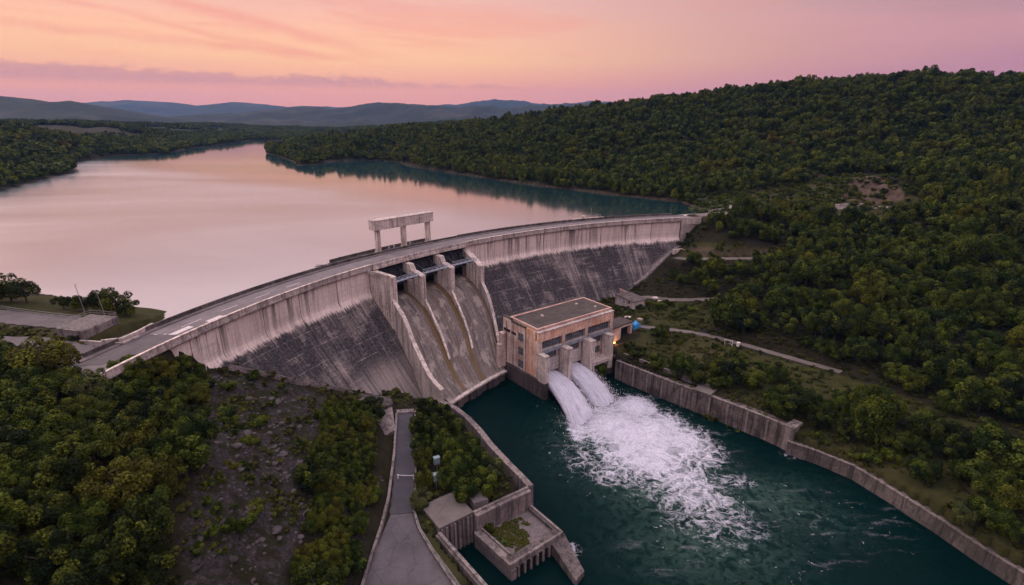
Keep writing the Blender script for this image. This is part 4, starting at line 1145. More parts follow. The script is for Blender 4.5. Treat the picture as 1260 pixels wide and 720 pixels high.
# gauge hut on the upstream parapet at right
gh = thing('gauge_platform', pol(RU + 1.5, 112.8, 34.5), 'small concrete gauge platform with a thin mast on the lake side of the crest', 'platform')
mb, uv = sweep([(RU + 2.6, 36.6), (RU + .02, 36.6), (RU + .02, 28), (RU + 2.6, 28)], 115.0, 110.6, 4); build('base', mb, m_conc_light, gh)
for t in (114.6, 112.8, 111.0):
    mb = MB(); mb.tube([pol(RU + 2.4, t, 36.6), pol(RU + 2.4, t, 37.7)], .06); build('rail_post', mb, m_rail, gh)
mb = MB(); mb.bar(pol(RU + 2.4, 114.6, 37.7), pol(RU + 2.4, 111.0, 37.7), .08, .08); build('rail', mb, m_rail, gh)
mb = MB(); mb.tube([pol(RU + 1.2, 112.6, 36.6), pol(RU + 1.2, 112.6, 41.5)], .07); build('mast', mb, m_rail, gh)
mb = MB(); mb.box(-.7, .7, -.5, .5, 0, 1.3, lambda x, y, z: (pol(RU + 1.3, 113.7, 0)[0] + x, pol(RU + 1.3, 113.7, 0)[1] + y, 36.6 + z)); build('cabinet', mb, m_conc_light, gh)
# ------------------------------------------------------------------ power house (own frame: s along the front, k outwards, z up)
PA = Vector((7.73, 142.91, 0)); FD = Vector((math.cos(R(36.94)), math.sin(R(36.94)), 0)); ND = Vector((FD.y, -FD.x, 0))
def PH(s, k, z):
    p = PA + FD * s + ND * k
    return (p.x, p.y, z)
ph = thing('power_house', PH(15, -8, 0), 'peach rendered power house with flat dark roof at the foot of the dam', 'building')
def pbox(name, mat, parent, *boxes):
    mb = MB()
    for b in boxes: mb.box(*b, PH)
    return build(name, mb, mat, parent)
LN, DP = 31.3, 17.1
# shell: upper fascia, columns, back and side walls (the front below the fascia is set back)
pbox('front_fascia', m_plaster, ph, (0.0, LN, -.9, 0.0, 17.2, 20.0))
for s0, s1 in ((0.0, 1.25), (9.3, 10.45), (18.85, 20.0), (29.9, LN)):
    pbox('column', m_plaster_pale, ph, (s0, s1, -.9, -.03 if s0 else -.004, 5.0, 17.197))
pbox('front_wall', m_plaster_pale, ph, (0.02, LN - .02, -1.6, -.95, 5.0, 17.2))
pbox('side_wall', m_plaster, ph, (0.0, .6, -6.0, -1.62, 5.4, 20.0))
pbox('side_wall', m_plaster_pale, ph, (-.12, .6, -13.2, -6.004, 5.4, 19.6))
pbox('side_wall', m_plaster_pale, ph, (-.3, .6, -17.1, -13.204, 5.4, 20.4))
pbox('end_wall', m_plaster_pale, ph, (LN - .6, LN, -17.1, -1.62, 5.0, 20.0))
pbox('back_wall', m_plaster_pale, ph, (.6, LN - .6, -17.1, -16.5, 5.0, 20.0))
pbox('base_wall', m_conc_wet, ph, (-.45, 2.2, -17.3, .3, -4, 5.38), (2.2, LN, -17.3, -1.0, -4, 4.98))
pbox('base_band', m_conc_dark, ph, (-.55, 1.0, -14.6, .25, 4.9, 5.6))
# roof
rf = pbox('roof', m_roof, ph, (.9, LN - .6, -16.2, -1.6, 20.0, 20.45))
for b in ((.3, LN + .15, -1.62, -1.1, 20.02, 20.95), (.3, LN + .15, -14.2, -13.7, 20.02, 20.95), (.3, .85, -13.7, -1.62, 20.02, 20.95), (LN - .4, LN + .15, -13.7, -1.62, 20.02, 20.95)):
    pbox('roof_rim', m_rim, rf, b)
pbox('roof_field', m_roof, rf, (.86, LN - .42, -13.68, -1.64, 20.46, 20.7))
pbox('cornice', m_conc, ph, (-.15, LN + .1, -1.0, .18, 20.02, 20.3))
pbox('roof_joint', m_conc_dark, rf, (.9, LN - .45, -7.7, -7.55, 20.704, 20.76))
pbox('roof_joint', m_conc_dark, rf, (15.5, 15.65, -13.5, -1.8, 20.704, 20.75))
for s, k in ((24, -10.5), (27, -5), (8, -9)):
    pbox('roof_vent', m_conc, rf, (s, s + .8, k, k + .8, 20.7, 21.3))
pbox('stair_parapet', m_conc_dark, ph, (-.35, .0, -17.15, -13.0, 20.42, 20.9), (-.35, 4.0, -13.2, -12.9, 20.45, 20.9), (-.2, .1, -12.9, -6, 19.62, 20.3))
# windows
def window(parent, s0, s1, z0, z1, k=-.9, nx=4, nz=2):
    w = pbox('window', m_glass, parent, (s0, s1, k - .06, k, z0, z1))
    b = [(s0, s1, k, k + .08, z0, z0 + .14), (s0, s1, k, k + .08, z1 - .14, z1)]
    for i in range(nx + 1):
        x = s0 + (s1 - s0) * i / nx
        b.append((x - .09, x + .09, k, k + .07, z0 + .14, z1 - .14))
    for j in range(1, nz):
        z = z0 + (z1 - z0) * j / nz
        b.append((s0 + .1, s1 - .1, k, k + .05, z - .05, z + .05))
    pbox('frame', m_frame, w, *b)
    return w
for s0, s1 in ((1.4, 9.1), (10.6, 18.7), (20.15, 29.75)):
    window(ph, s0, s1, 14.5, 17.05, -.86, 9, 2)
    pbox('window_sill', m_conc, ph, (s0 - .1, s1 + .1, -.9, .15, 14.2, 14.46))
for s0, s1, z0, z1 in ((3.0, 7.6, 10.9, 13.3), (12.4, 17.0, 10.9, 13.3), (21.9, 26.6, 10.6, 13.4), (21.9, 26.4, 6.9, 9.2)):
    window(ph, s0, s1, z0, z1, -.9, 4, 2)
pbox('hoist_beam', m_steel, ph, (.9, 29.9, -.8, .45, 13.45, 14.1))
for s in np.arange(1.6, 29.8, 1.56):
    pbox('beam_rib', m_steel, ph, (s, s + .22, .45, .57, 13.4, 14.15))
mb = MB()
for s in np.arange(1.0, 30.0, 2.05): mb.box(s, s + .06, .38, .44, 14.1, 14.9, PH)
mb.box(1.0, 29.8, .38, .44, 14.9, 14.97, PH)
build('hoist_railing', mb, m_steel, ph)
# draft gates
for s0, s1 in ((1.5, 8.5), (10.6, 17.9)):
    gt = pbox('gate_panel', m_panel, ph, (s0, s1, -.93, -.55, 6.4, 10.7))
    for z in (6.9, 8.0, 9.1, 10.2):
        pbox('stiffener', m_panel, gt, (s0 + .1, s1 - .1, -.55, -.38, z, z + .2))
    pbox('outlet', m_gate, ph, (s0 + .1, s1 - .1, -.93, -.7, 2.0, 6.35))
# piers
for s0, s1, kk, zt in ((-.35, 1.2, 3.2, 13.6), (8.6, 10.4, 3.4, 13.7), (18.0, 20.0, 3.4, 13.7), (27.0, 28.8, 3.0, 13.3)):
    p = pbox('pier', m_conc_light, ph, (s0, s1, -.4, kk, -4, zt))
    pbox('pier_cap', m_conc, p, (s0 - .15, s1 + .15, -.3, kk + .2, zt + .004, zt + .35))
    pbox('waterline', m_conc_wet, p, (s0 - .05, s1 + .05, .3, kk + .06, -4, 2.2 if s0 > 0 else 5.2))
pbox('apron', m_conc, ph, (20.0, 27.0, -.9, 3.2, 5.0, 6.1))
pbox('apron', m_conc_dark, ph, (28.9, LN + 4.5, -.6, 3.4, 5.2, 6.12))
# side windows and details
for k, z in ((-8.3, 16.2), (-8.3, 11.6), (-8.3, 7.4)):
    w = pbox('window', m_glass, ph, (-.2, -.125, k - 1.2, k + 1.2, z - 1.25, z + 1.25))
    pbox('frame', m_frame, w, (-.26, -.2, k - .06, k + .06, z - 1.2, z + 1.2), (-.26, -.2, k - 1.2, k + 1.2, z - .06, z + .06))
    pbox('sill', m_conc, w, (-.35, -.125, k - 1.35, k + 1.35, z - 1.45, z - 1.27))
pbox('vent_slot', m_gate, ph, (-.36, -.304, -16.7, -13.4, 16.0, 16.9))
pbox('vent_slot', m_gate, ph, (-.18, -.124, -12.9, -10.6, 15.9, 16.7))
for k in (-15.2, -11.8, -5.4):
    mb = MB(); mb.tube([PH(-.42, k, 19.5), PH(-.42, k, 6)], .09); build('downpipe', mb, m_conc_dark, ph)
# flank wall between the spillway and the power house
pbox('flank_wall', m_plaster_pale, ph, (-1.6, -.3, -17.6, -15.6, 4.0, 15.2), (-2.6, -1.6, -17.6, -16.0, 2.0, 11.5))

# side wing with its dark garage door
wing = thing('side_wing', PH(36, -4, 8), 'low rendered annexe with dark open doorway beside the power house', 'building')
pbox('wall', m_plaster_pale, wing, (LN + .3, LN + 5.2, -7, -1.2, 5, 13.0))
pbox('wall', m_plaster_pale, wing, (LN + 5.2, LN + 11.4, -7, -3.0, 5, 13.0), (LN + 5.2, LN + 5.9, -3.0, -1.6, 5, 13.0), (LN + 10.6, LN + 11.4, -3.0, -1.6, 5, 13.0), (LN + 5.9, LN + 10.6, -3.0, -1.6, 12.2, 13.0))
pbox('doorway', m_gate, wing, (LN + 5.9, LN + 10.6, -2.996, -2.9, 7.4, 12.2))
pbox('roof', m_roof, wing, (LN + .1, LN + 5.4, -7.2, -1.0, 13.004, 13.35), (LN + 5.4, LN + 11.6, -7.2, -1.4, 13.01, 13.36))
pbox('landing', m_conc, wing, (LN + .1, LN + 11.0, -1.2, 1.2, 5.0, 7.3))
mb = MB()
for s in np.arange(LN + .4, LN + 11, 1.3): mb.box(s, s + .06, 1.1, 1.16, 7.3, 8.2, PH)
mb.box(LN + .4, LN + 10.9, 1.1, 1.16, 8.2, 8.27, PH)
build('railing', mb, m_rail, wing)
tp = MB()
c = Vector(PH(LN + 15.2, -3.4, 8.6))
vs = []; n = 9
for i in range(n):
    for j in range(n):
        x = (i / (n - 1) - .5) * 2; y = (j / (n - 1) - .5) * 2
        h = 2.7 * (1 - max(abs(x), abs(y)) ** 14) * (1 + .12 * math.sin(5 * x + 2 * y)) if max(abs(x), abs(y)) < .99 else 0
        p = c + FD * x * 1.9 + ND * y * 1.5
        vs.append((p.x, p.y, 8.6 + max(h, -.1)))
tp.add(vs, [(i * n + j, (i + 1) * n + j, (i + 1) * n + j + 1, i * n + j + 1) for i in range(n - 1) for j in range(n - 1)])
tag(build('tarpaulin_stack', tp, m_tarp), 'bright blue tarpaulin draped over a stack beside the doorway', 'tarpaulin')
# the lamp that is lit
lamp = thing('wall_lamp', PH(LN + 1.7, -1.1, 8.6), 'lit orange lamp on the annexe wall beside the power house', 'lamp')
mb = MB(); q = Vector(PH(LN + 1.9, -.7, 8.3)); mb.tube([q + Vector((0, 0, -.28)), q + Vector((0, 0, -.15)), q + Vector((0, 0, .15)), q + Vector((0, 0, .28))], [.12, .3, .3, .12], 8)
build('glass', mb, m_lampglow, lamp)
mb = MB(); mb.box(LN + 1.6, LN + 2.2, -1.2, -.5, 8.7, 8.82, PH); build('hood', mb, m_gate_rib, lamp)
ll = bpy.data.lights.new('lamp_light', 'POINT'); ll.energy = 130; ll.color = (1, .42, .12); ll.shadow_soft_size = .3
lo = bpy.data.objects.new('lamp_light', ll); lo.location = Vector(PH(LN + 1.9, .1, 8.2)) - Vector(ORIG[lamp.name]); lo.parent = lamp; COL.objects.link(lo)

# rubble and pipes behind the power house
# small concrete valve hut on the terrace
hut = thing('valve_hut', at(775, 374, 9.5), 'long low grey concrete hut on the terrace at the end of the dam', 'hut')
h0 = Vector(at(757, 369, 10.8)); h1 = Vector(at(779, 379, 10.8)); hd = (h1 - h0); hl = hd.length; hd.normalize(); hn = Vector((-hd.y, hd.x, 0))
HL = lambda s, k, z: tuple(h0 + hd * s + hn * k + Vector((0, 0, z)))
mb = MB(); mb.box(0, hl, 0, 6.5, -4, 2.2, HL); build('wall', mb, m_conc, hut)
mb = MB(); mb.box(-.25, hl + .25, -.25, 6.8, 2.204, 2.5, HL); build('roof', mb, m_conc_dark, hut)
mb = MB(); mb.box(hl * .42, hl * .42 + 1.2, -.06, 0, .1, 1.9, HL); build('door', mb, m_steel, hut)
mb = MB(); mb.box(hl * .7, hl * .7 + 1.4, -.05, 0, .9, 1.9, HL); build('window', mb, m_glass, hut)
# salmon-coloured retaining posts at the back of the power house
rt = thing('yard_balustrade', PH(26, -21, 12), 'row of salmon concrete posts behind the power house roof', 'balustrade')
for i in range(9):
    pbox('post', m_rim, rt, (18 + i * 1.9, 18.9 + i * 1.9, -19.6, -19.0, 4, 16.8))
pbox('rail', m_rim, rt, (17.6, 34.6, -19.65, -18.95, 16.804, 17.25))

# ------------------------------------------------------------------ the two jets and the boil
def jet(s0, s1, reach, spread, label, seed, bend):
    n, m_ = 80, 44
    vs = []; uv = []
    for i in range(n):
        d = i / (n - 1)
        k = -.6 + reach * d
        z = 6.15 - 0.5 * d - 5.9 * d ** 1.8
        for j in range(m_):
            a = j / (m_ - 1)
            sm = (s0 + s1) / 2; half = (s1 - s0) / 2 * (1 + spread * d)
            bul = math.sqrt(max(0, 1 - (2 * a - 1) ** 2))
            nz = float(fbm(np.array([a * 9 + seed * 7]), np.array([d * 3.0 + seed]), 4)[0]) - .5
            nz2 = float(fbm(np.array([a * 16 + seed * 3]), np.array([d * 14.0]), 3)[0]) - .5
            nz3 = float(fbm(np.array([a * 26 + seed * 5]), np.array([d * 2.2 + seed]), 3)[0]) - .5
            zz = z + (bul - .85) * (1.0 + 1.3 * d) + nz * 1.4 * d + nz2 * .8 * d + nz3 * .9 * min(1, d * 2.5)
            x = PH(sm + (2 * a - 1) * half + bend * d * d, k + nz2 * 1.1 * d, max(zz, -.6))
            vs.append(x); uv.append((a * (s1 - s0), d * reach))
    o = len(vs)
    for i in range(n):
        d = i / (n - 1)
        for j in range(m_):
            x, y, z = vs[i * m_ + j]
            vs.append((x, y, max(z - 2.6 + 1.2 * d, -.9) if 0 < j < m_ - 1 else z - .4)); uv.append(uv[i * m_ + j])
    fs = [(i * m_ + j, (i + 1) * m_ + j, (i + 1) * m_ + j + 1, i * m_ + j + 1) for i in range(n - 1) for j in range(m_ - 1)]
    fs += [(o + i * m_ + j, o + i * m_ + j + 1, o + (i + 1) * m_ + j + 1, o + (i + 1) * m_ + j) for i in range(n - 1) for j in range(m_ - 1)]
    for i in range(n - 1):
        fs += [(i * m_, o + i * m_, o + (i + 1) * m_, (i + 1) * m_), (i * m_ + m_ - 1, (i + 1) * m_ + m_ - 1, o + (i + 1) * m_ + m_ - 1, o + i * m_ + m_ - 1)]
    mb = MB(); mb.add(vs, fs)
    return tag(build('water_jet', mb, m_jet, smooth=True, uv=uv), label, 'water jet', 'jets from the power house')
jet(1.7, 8.2, 20.0, .45, 'white water jet pouring from the left bay of the power house', 1, -4.0)
jet(10.8, 17.4, 17.5, .25, 'white water jet pouring from the middle bay of the power house', 2, -1.0)
bx = np.arange(8, 62, .3); by = np.arange(104, 156, .3)
BX, BY = np.meshgrid(bx, by, indexing='ij')
RX, RY = BX, BY
bf = blob(BX, BY, [(748, 522, 28, 20, 1.0), (782, 502, 24, 15, 1.0), (768, 528, 46, 30, 1.0), (800, 535, 48, 34, 0.9), (790, 560, 56, 30, 0.72), (835, 545, 40, 26, 0.66)])
hgt = bf * (fbm(BX * .3, BY * .3, 5, .62) * 2.6 - .75) + bf * bf * .55 + (fbm(BX * 1.1, BY * 1.1, 3) - .5) * .7 * bf - .35
hgt = hgt - .9 * (1 - sstep(bf, .45, .7))
hgt = np.where(bf < .4, -1.5, hgt)
me = np_mesh('foam', np.stack([BX.ravel(), BY.ravel(), hgt.ravel()], 1), grid_quads(len(bx), len(by)))
fattr(me, 'foam', bf * 1.15)
me.polygons.foreach_set('use_smooth', [True] * len(me.polygons))
tag(link_mesh('foam', me, m_boil), 'churning white foam where the two jets strike the river', 'foam', kind='stuff')
# ------------------------------------------------------------------ river walls
def offset_poly(pts, d):
    """shift an open polyline sideways (left of its direction for d > 0)"""
    out = []
    for i, p in enumerate(pts):
        a = Vector(pts[max(i - 1, 0)][:2]); b = Vector(pts[min(i + 1, len(pts) - 1)][:2])
        t = (b - a).normalized()
        out.append((p[0] - t.y * d, p[1] + t.x * d))
    return out
def resample(pts, step):
    out = [tuple(pts[0][:2])]
    for a, b in zip(pts, pts[1:]):
        L = math.hypot(b[0] - a[0], b[1] - a[1]); n = max(1, round(L / step))
        for i in range(1, n + 1):
            out.append((a[0] + (b[0] - a[0]) * i / n, a[1] + (b[1] - a[1]) * i / n))
    return out
def river_wall(name, pts, step, z1, width, label, mat, side=1, batter=0.0, cop=0.25, lip=True, z0=-4, join=.04):
    p = resample(pts, step); q = offset_poly(p, side * width); pb = offset_poly(p, -side * batter)
    root = thing(name, (p[len(p) // 2][0], p[len(p) // 2][1], 0), label, 'retaining wall')
    for i in range(len(p) - 1):
        zt = z1 if not callable(z1) else z1(i / (len(p) - 1))
        k = join / max(math.hypot(p[i + 1][0] - p[i][0], p[i + 1][1] - p[i][1]), .1)
        L = lambda A, B, f: (A[0] + (B[0] - A[0]) * f, A[1] + (B[1] - A[1]) * f)
        a0, a1 = L(p[i], p[i + 1], k), L(p[i], p[i + 1], 1 - k); b0, b1 = L(q[i], q[i + 1], k), L(q[i], q[i + 1], 1 - k)
        c0, c1 = L(pb[i], pb[i + 1], k), L(pb[i], pb[i + 1], 1 - k)
        dz = random.uniform(-.03, .03)
        vs = [(*c0, z0), (*c1, z0), (*b1, z0), (*b0, z0), (*a0, zt + dz), (*a1, zt + dz), (*b1, zt + dz), (*b0, zt + dz)]
        mb = MB(); f = [(0, 3, 2, 1), (4, 5, 6, 7), (0, 1, 5, 4), (1, 2, 6, 5), (2, 3, 7, 6), (3, 0, 4, 7)]
        if side < 0: f = [t[::-1] for t in f]
        mb.add(vs, f)
        pan = build('wall_panel', mb, mat, root)
        if lip:
            mb = MB(); mid = lambda A, B: (A[0] + (B[0] - A[0]) * .16, A[1] + (B[1] - A[1]) * .16)
            po = offset_poly([a0, a1], -side * .12); qi = offset_poly([a0, a1], side * .5)
            mb.prism([po[0], po[1], qi[1], qi[0]], zt + dz + .004, zt + dz + cop)
            build('coping', mb, m_conc_mid, pan)
        if lip == 2 and i % 1 == 0:
            mb = MB(); e = offset_poly([a0, L(a0, a1, .09)], -side * .35); i_ = offset_poly([a0, L(a0, a1, .09)], side * .1)
            mb.prism([e[0], e[1], i_[1], i_[0]], z0, zt - .3); build('buttress', mb, m_conc_mid, pan)
    return root
river_wall('river_wall', W1[:4], 5.2, 6.2, 2.4, 'tall stained river wall with walkway beside the power house', m_river_wall, 1, .5, .3, 2)
bas = W1[3:5]
river_wall('river_wall', W1[4:], 5.0, 6.3, 2.6, 'tall stained river wall with step at its downstream end', m_river_wall, 1, .5, .3, 2)
# bastion
mb = MB(); a, b = Vector(W1[3]), Vector(W1[4]); t = (b - a).normalized(); n_ = Vector((-t.y, t.x))
pl = [a - t * 2.6 - n_ * .35, b + t * .4 - n_ * .35, b + t * .4 + n_ * 5, a - t * 2.6 + n_ * 5]
bst = thing('wall_bastion', (*a, 0), 'square concrete platform set into the tall river wall', 'platform')
mb.prism([tuple(p) for p in pl], -4, 6.75); build('wall', mb, m_river_wall, bst)
mb = MB(); mb.prism([tuple(p) for p in [pl[0] - n_ * .15, pl[1] - n_ * .15, pl[2], pl[3]]], 6.754, 7.0); build('slab', mb, m_path, bst)
river_wall('river_wall', W2, 7.0, 3.3, 2.3, 'long low curved river wall running downstream along the right bank', m_conc_dark, 1, .5, .25, 1)
# end step between the two
mb = MB(); e0 = Vector(W1[-1]); e1 = Vector(W2[0]); d = (Vector(W1[-1]) - Vector(W1[-2])).normalized(); nn_ = Vector((-d.y, d.x))
mb.prism([tuple(e0 - nn_ * .5 - d * .8), tuple(e0 - nn_ * .5 + d * 1.5), tuple(e0 + nn_ * 4.0 + d * 1.5), tuple(e0 + nn_ * 4.0 - d * .8)], -4, 6.9)
tag(build('wall_end_block', mb, m_conc_mid), 'blunt concrete block closing the downstream end of the tall river wall', 'block')
# second, upper kerb behind the walkway of the tall wall
up = offset_poly(W1[:4], 3.6)
river_wall('upper_kerb', up, 4.0, 7.6, .5, 'pale upper kerb wall behind the walkway of the tall river wall', m_conc_mid, 1, 0, .15, 1, z0=4)

# ------------------------------------------------------------------ island between the toe road and the river
river_wall('island_wall', isl_wall, 3.4, 6.9, 1.5, 'curved river wall with thin pale edge round the wooded island', m_conc_mid, 1, .25, .35, 1)
cor = [isl_wall[-1], blk_a]
river_wall('island_end_wall', cor, 3.0, 6.9, 1.4, 'stained concrete end wall of the island above the sunken platform', m_conc_mid, 1, .2, .25, 1)
# ribbed block
rbk = thing('ribbed_block', (*blk_b, 0), 'concrete block with vertical ribs and flat slab top beside the island', 'structure')
A0, B0 = Vector(blk_a), Vector(blk_b)
t = (B0 - A0).normalized(); n_ = Vector((t.y, -t.x))
if n_.y < 0: n_ = -n_
Lb = (B0 - A0).length
P4 = [A0, B0, B0 + n_ * 7.0, A0 + n_ * 7.0 + t * 1.0]
mb = MB(); mb.prism([tuple(p) for p in P4], -4, 6.9); build('core', mb, m_conc_mid, rbk)
mb = MB(); mb.prism([tuple(p) for p in [A0 - n_ * .25, B0 - n_ * .25 + t * .2, B0 + n_ * 7.2 + t * .2, A0 + n_ * 7.2]], 6.904, 7.2); build('top_slab', mb, m_path, rbk)
for i in range(8):
    s = (i + .3) / 8 * Lb
    mb = MB(); mb.prism([tuple(A0 + t * s), tuple(A0 + t * (s + .42)), tuple(A0 + t * (s + .42) - n_ * .35), tuple(A0 + t * s - n_ * .35)], -4, 6.6)
    build('rib', mb, m_conc_mid, rbk)
mb = MB(); a = at(583, 617, 7.2); mb.prism([at(575, 612, 7)[:2], at(592, 609, 7)[:2], at(601, 619, 7)[:2], at(583, 624, 7)[:2]], 6, 7.9)
tag(build('low_plinth', mb, m_deck), 'low square concrete plinth on the ribbed block', 'plinth')
# road side wall of the inlet
river_wall('inlet_wall', [blk_b, rw_a, rw_b], 3.2, 5.9, 1.0, 'narrow concrete wall of the dark inlet below the yard', m_conc_dark, -1, .15, .3, 1)

# ------------------------------------------------------------------ sunken platform in the river
PZ = 3.3
pn, pr_, pl_, pb_ = [Vector(at(u, v, PZ)[:2]) for u, v in ((627.5, 696.7), (692.6, 656), (583.5, 656), (653.6, 622.8))]
sp = thing('sunken_platform', (*((pn + pb_) / 2), 0), 'square sunken concrete platform with grass and gravel standing in the river', 'platform')
mb = MB(); mb.prism([tuple(p) for p in (pn, pr_, pb_, pl_)], -4, PZ - .75); build('deck', mb, m_deck, sp)
cen = (pn + pr_ + pl_ + pb_) / 4
def rim(a, b, w, z1, nm, mat=m_conc_mid):
    t = (b - a).normalized(); n_ = Vector((-t.y, t.x))
    if (cen - a).dot(n_) < 0: n_ = -n_
    mb = MB(); mb.prism([tuple(a), tuple(b), tuple(b + n_ * w), tuple(a + n_ * w)], PZ - .76, z1)
    r_ = build(nm, mb, mat, sp)
    mb = MB(); mb.prism([tuple(a - n_ * .15), tuple(b - n_ * .15), tuple(b + n_ * .35), tuple(a + n_ * .35)], z1 + .004, z1 + .3); build('coping', mb, m_conc_mid, r_)
    return t, n_
rim(pn + (pr_ - pn).normalized() * .001, pr_, 1.9, PZ, 'front_beam', m_conc_dark)
rim(pl_, pn, 1.5, PZ - .01, 'side_beam', m_conc_mid)
rim(pr_, pb_, .8, PZ - .02, 'side_beam', m_conc_dark)
# inner low wall on the left beam
t, n_ = (pn - pl_).normalized(), None
n_ = Vector((-t.y, t.x)); n_ = n_ if (cen - pl_).dot(n_) > 0 else -n_
mb = MB(); mb.prism([tuple(pl_ + n_ * 1.55), tuple(pn + n_ * 1.55 - t * 1.9), tuple(pn + n_ * 1.9 - t * 1.9), tuple(pl_ + n_ * 1.9)], PZ - .74, PZ + .35); build('inner_wall', mb, m_conc_mid, sp)
# colonnade on the river side
t = (pr_ - pn).normalized(); n_ = Vector((-t.y, t.x)); n_ = n_ if (cen - pn).dot(n_) < 0 else -n_
Lp = (pr_ - pn).length
mb = MB(); mb.prism([tuple(pn + n_ * .02), tuple(pr_ + n_ * .02), tuple(pr_ + n_ * .2), tuple(pn + n_ * .2)], PZ - .9, PZ - .01); build('edge_beam', mb, m_conc_mid, sp)
mb = MB(); mb.prism([tuple(pn + n_ * .004 + t * 1.3), tuple(pr_ + n_ * .004 - t * .3), tuple(pr_ + n_ * .03 - t * .3), tuple(pn + n_ * .03 + t * 1.3)], -4, PZ - .92); build('painted_gap_shade', mb, m_gate, sp)  # flat black sheet on the solid deck, painted shade between the columns
for i in range(9):
    s = .1 + (Lp - 1.0) * i / 8
    w = 1.1 if i == 0 else .42
    mb = MB(); a = pn + t * s; mb.prism([tuple(a + n_ * .04), tuple(a + t * w + n_ * .04), tuple(a + t * w + n_ * .42), tuple(a + n_ * .42)], -4, PZ - .95); build('column', mb, m_conc_mid if i % 2 == 0 else m_conc_mid, sp)
# wedge breakwater
wg = [Vector(at(u, v, 1.6)[:2]) for u, v in ((677, 672), (694, 662), (719, 700), (709, 713))]
mb = MB(); mb.prism([tuple(p) for p in wg], -4, [2.6, 2.6, 1.0, 1.0]); 
mb2 = MB(); q = [tuple(p) for p in wg]
ar = sum(q[i][0] * q[(i + 1) % 4][1] - q[(i + 1) % 4][0] * q[i][1] for i in range(4))
zz = [2.7, 2.7, 1.2, 1.2]
if ar < 0: q = q[::-1]; zz = zz[::-1]
mb2.prism(q, -4, zz)
tag(build('breakwater', mb2, m_conc_dark), 'wedge shaped concrete breakwater at the corner of the sunken platform', 'breakwater')

# ------------------------------------------------------------------ roads
def smooth_line(pts, n=10):
    out = []
    P = [Vector(p) for p in pts]
    for i in range(len(P) - 1):
        p0, p1, p2, p3 = P[max(i - 1, 0)], P[i], P[i + 1], P[min(i + 2, len(P) - 1)]
        for k in range(n):
            t = k / n
            out.append(.5 * ((2 * p1) + (p2 - p0) * t + (2 * p0 - 5 * p1 + 4 * p2 - p3) * t * t + (3 * p1 - p0 - 3 * p2 + p3) * t ** 3))
    out.append(P[-1])
    return out
def road(name, key, mat, dz=0.0, width=None):
    p3, wd, fl = ROADS[key]
    wd = width or wd
    c = smooth_line(p3)
    L, Rr = [], []
    for i, p in enumerate(c):
        d = (c[min(i + 1, len(c) - 1)] - c[max(i - 1, 0)]); d.z = 0; d.normalize()
        n_ = Vector((-d.y, d.x, 0)) * wd / 2
        w = 1 + .06 * math.sin(i * 1.7)
        L.append(tuple(p + n_ * w + Vector((0, 0, .06 + dz)))); Rr.append(tuple(p - n_ * w + Vector((0, 0, .06 + dz))))
    mb = MB(); mb.ribbon(Rr, L, .4)
    o = build(name, mb, mat)
    tag(o, kind='structure')
    return c
c_shore = road('shore_road', 'shore_road', m_road)
c_fork = road('crest_fork_road', 'lower_fork', m_road, -.03)
c_toe = road('toe_road', 'toe_road', m_road_dark)
c_bank = road('bank_road', 'bank_road', m_path)
road('terrace_track', 'terrace_track', m_gravel)
road('mid_track', 'mid_track', m_gravel)
c_app = road('crest_approach_road', 'crest_approach', m_path, -.02)
mb = MB()
yard_px = [(483, 628), (507, 630), (513, 650), (527, 675), (548, 705), (562, 730), (590, 790), (425, 790), (447, 722), (466, 668)]
mb.prism([at(u, v, 5.95)[:2] for u, v in yard_px], 5.5, 5.95)
tag(build('yard', mb, m_road), kind='structure')
# toe road kerbs and guard walls
def low_wall(name, px, z, h, w, mat, label, cat='wall', step=3.0):
    p = resample([at(u, v, z)[:2] for u, v in px], step)
    q = offset_poly(p, w)
    root = thing(name, (*p[len(p) // 2], z), label, cat)
    for i in range(len(p) - 1):
        mb = MB(); mb.prism([p[i], p[i + 1], q[i + 1], q[i]], z - .8, z + h + random.uniform(-.02, .02))
        build('wall_segment', mb, mat, root)
    return root
low_wall('road_wall', [(487, 512), (484, 560), (477, 615), (468, 650), (455, 690), (443, 730)], 6, .9, .5, m_conc_mid, 'concrete kerb wall on the hillside of the toe road and yard')
low_wall('road_kerb', [(510, 506), (511, 560), (510, 600), (508, 632)], 6, .3, .35, m_conc_mid, 'low kerb between the toe road and the island trees', 'kerb')
low_wall('yard_wall', [(509, 634), (514, 652), (530, 680), (551, 712), (575, 745)], 5.95, .55, .45, m_conc_mid, 'pale low wall along the river side of the yard')
# guard rail behind it
def railing(name, pts, h, label, step=2.0, mat=None, bars=2, cat='railing', post=.05):
    mat = mat or m_rail
    p = []
    for a, b in zip(pts, pts[1:]):
        L = (Vector(b) - Vector(a)).length; n = max(1, round(L / step))
        p += [tuple(Vector(a).lerp(Vector(b), i / n)) for i in range(n)]
    p.append(tuple(pts[-1]))
    root = thing(name, p[len(p) // 2], label, cat)
    for q in p:
        mb = MB(); mb.tube([(q[0], q[1], q[2] - .2), (q[0], q[1], q[2] + h)], post, 5); build('post', mb, mat, root)
    for k in range(bars):
        z = h * (1 - k / max(bars, 1)) - .03
        mb = MB()
        for a, b in zip(p, p[1:]): mb.bar((a[0], a[1], a[2] + z), (b[0], b[1], b[2] + z), .06, .1)
        build('rail', mb, mat, root)
    return root
railing('guard_rail', [at(u, v, 6.0) for u, v in ((511, 634), (518, 655), (535, 682), (557, 712), (575, 738))], .9, 'thin metal guard rail between the yard and the inlet', 1.8)
railing('shore_guard_rail', [(*at(u, v, 37.1)[:2], ground(*at(u, v, 37.1)[:2])) for u, v in ((-60, 376), (0, 381), (40, 386), (80, 390), (100, 391.5))], .9, 'long guard rail along the lake side of the left shore road', 2.4)
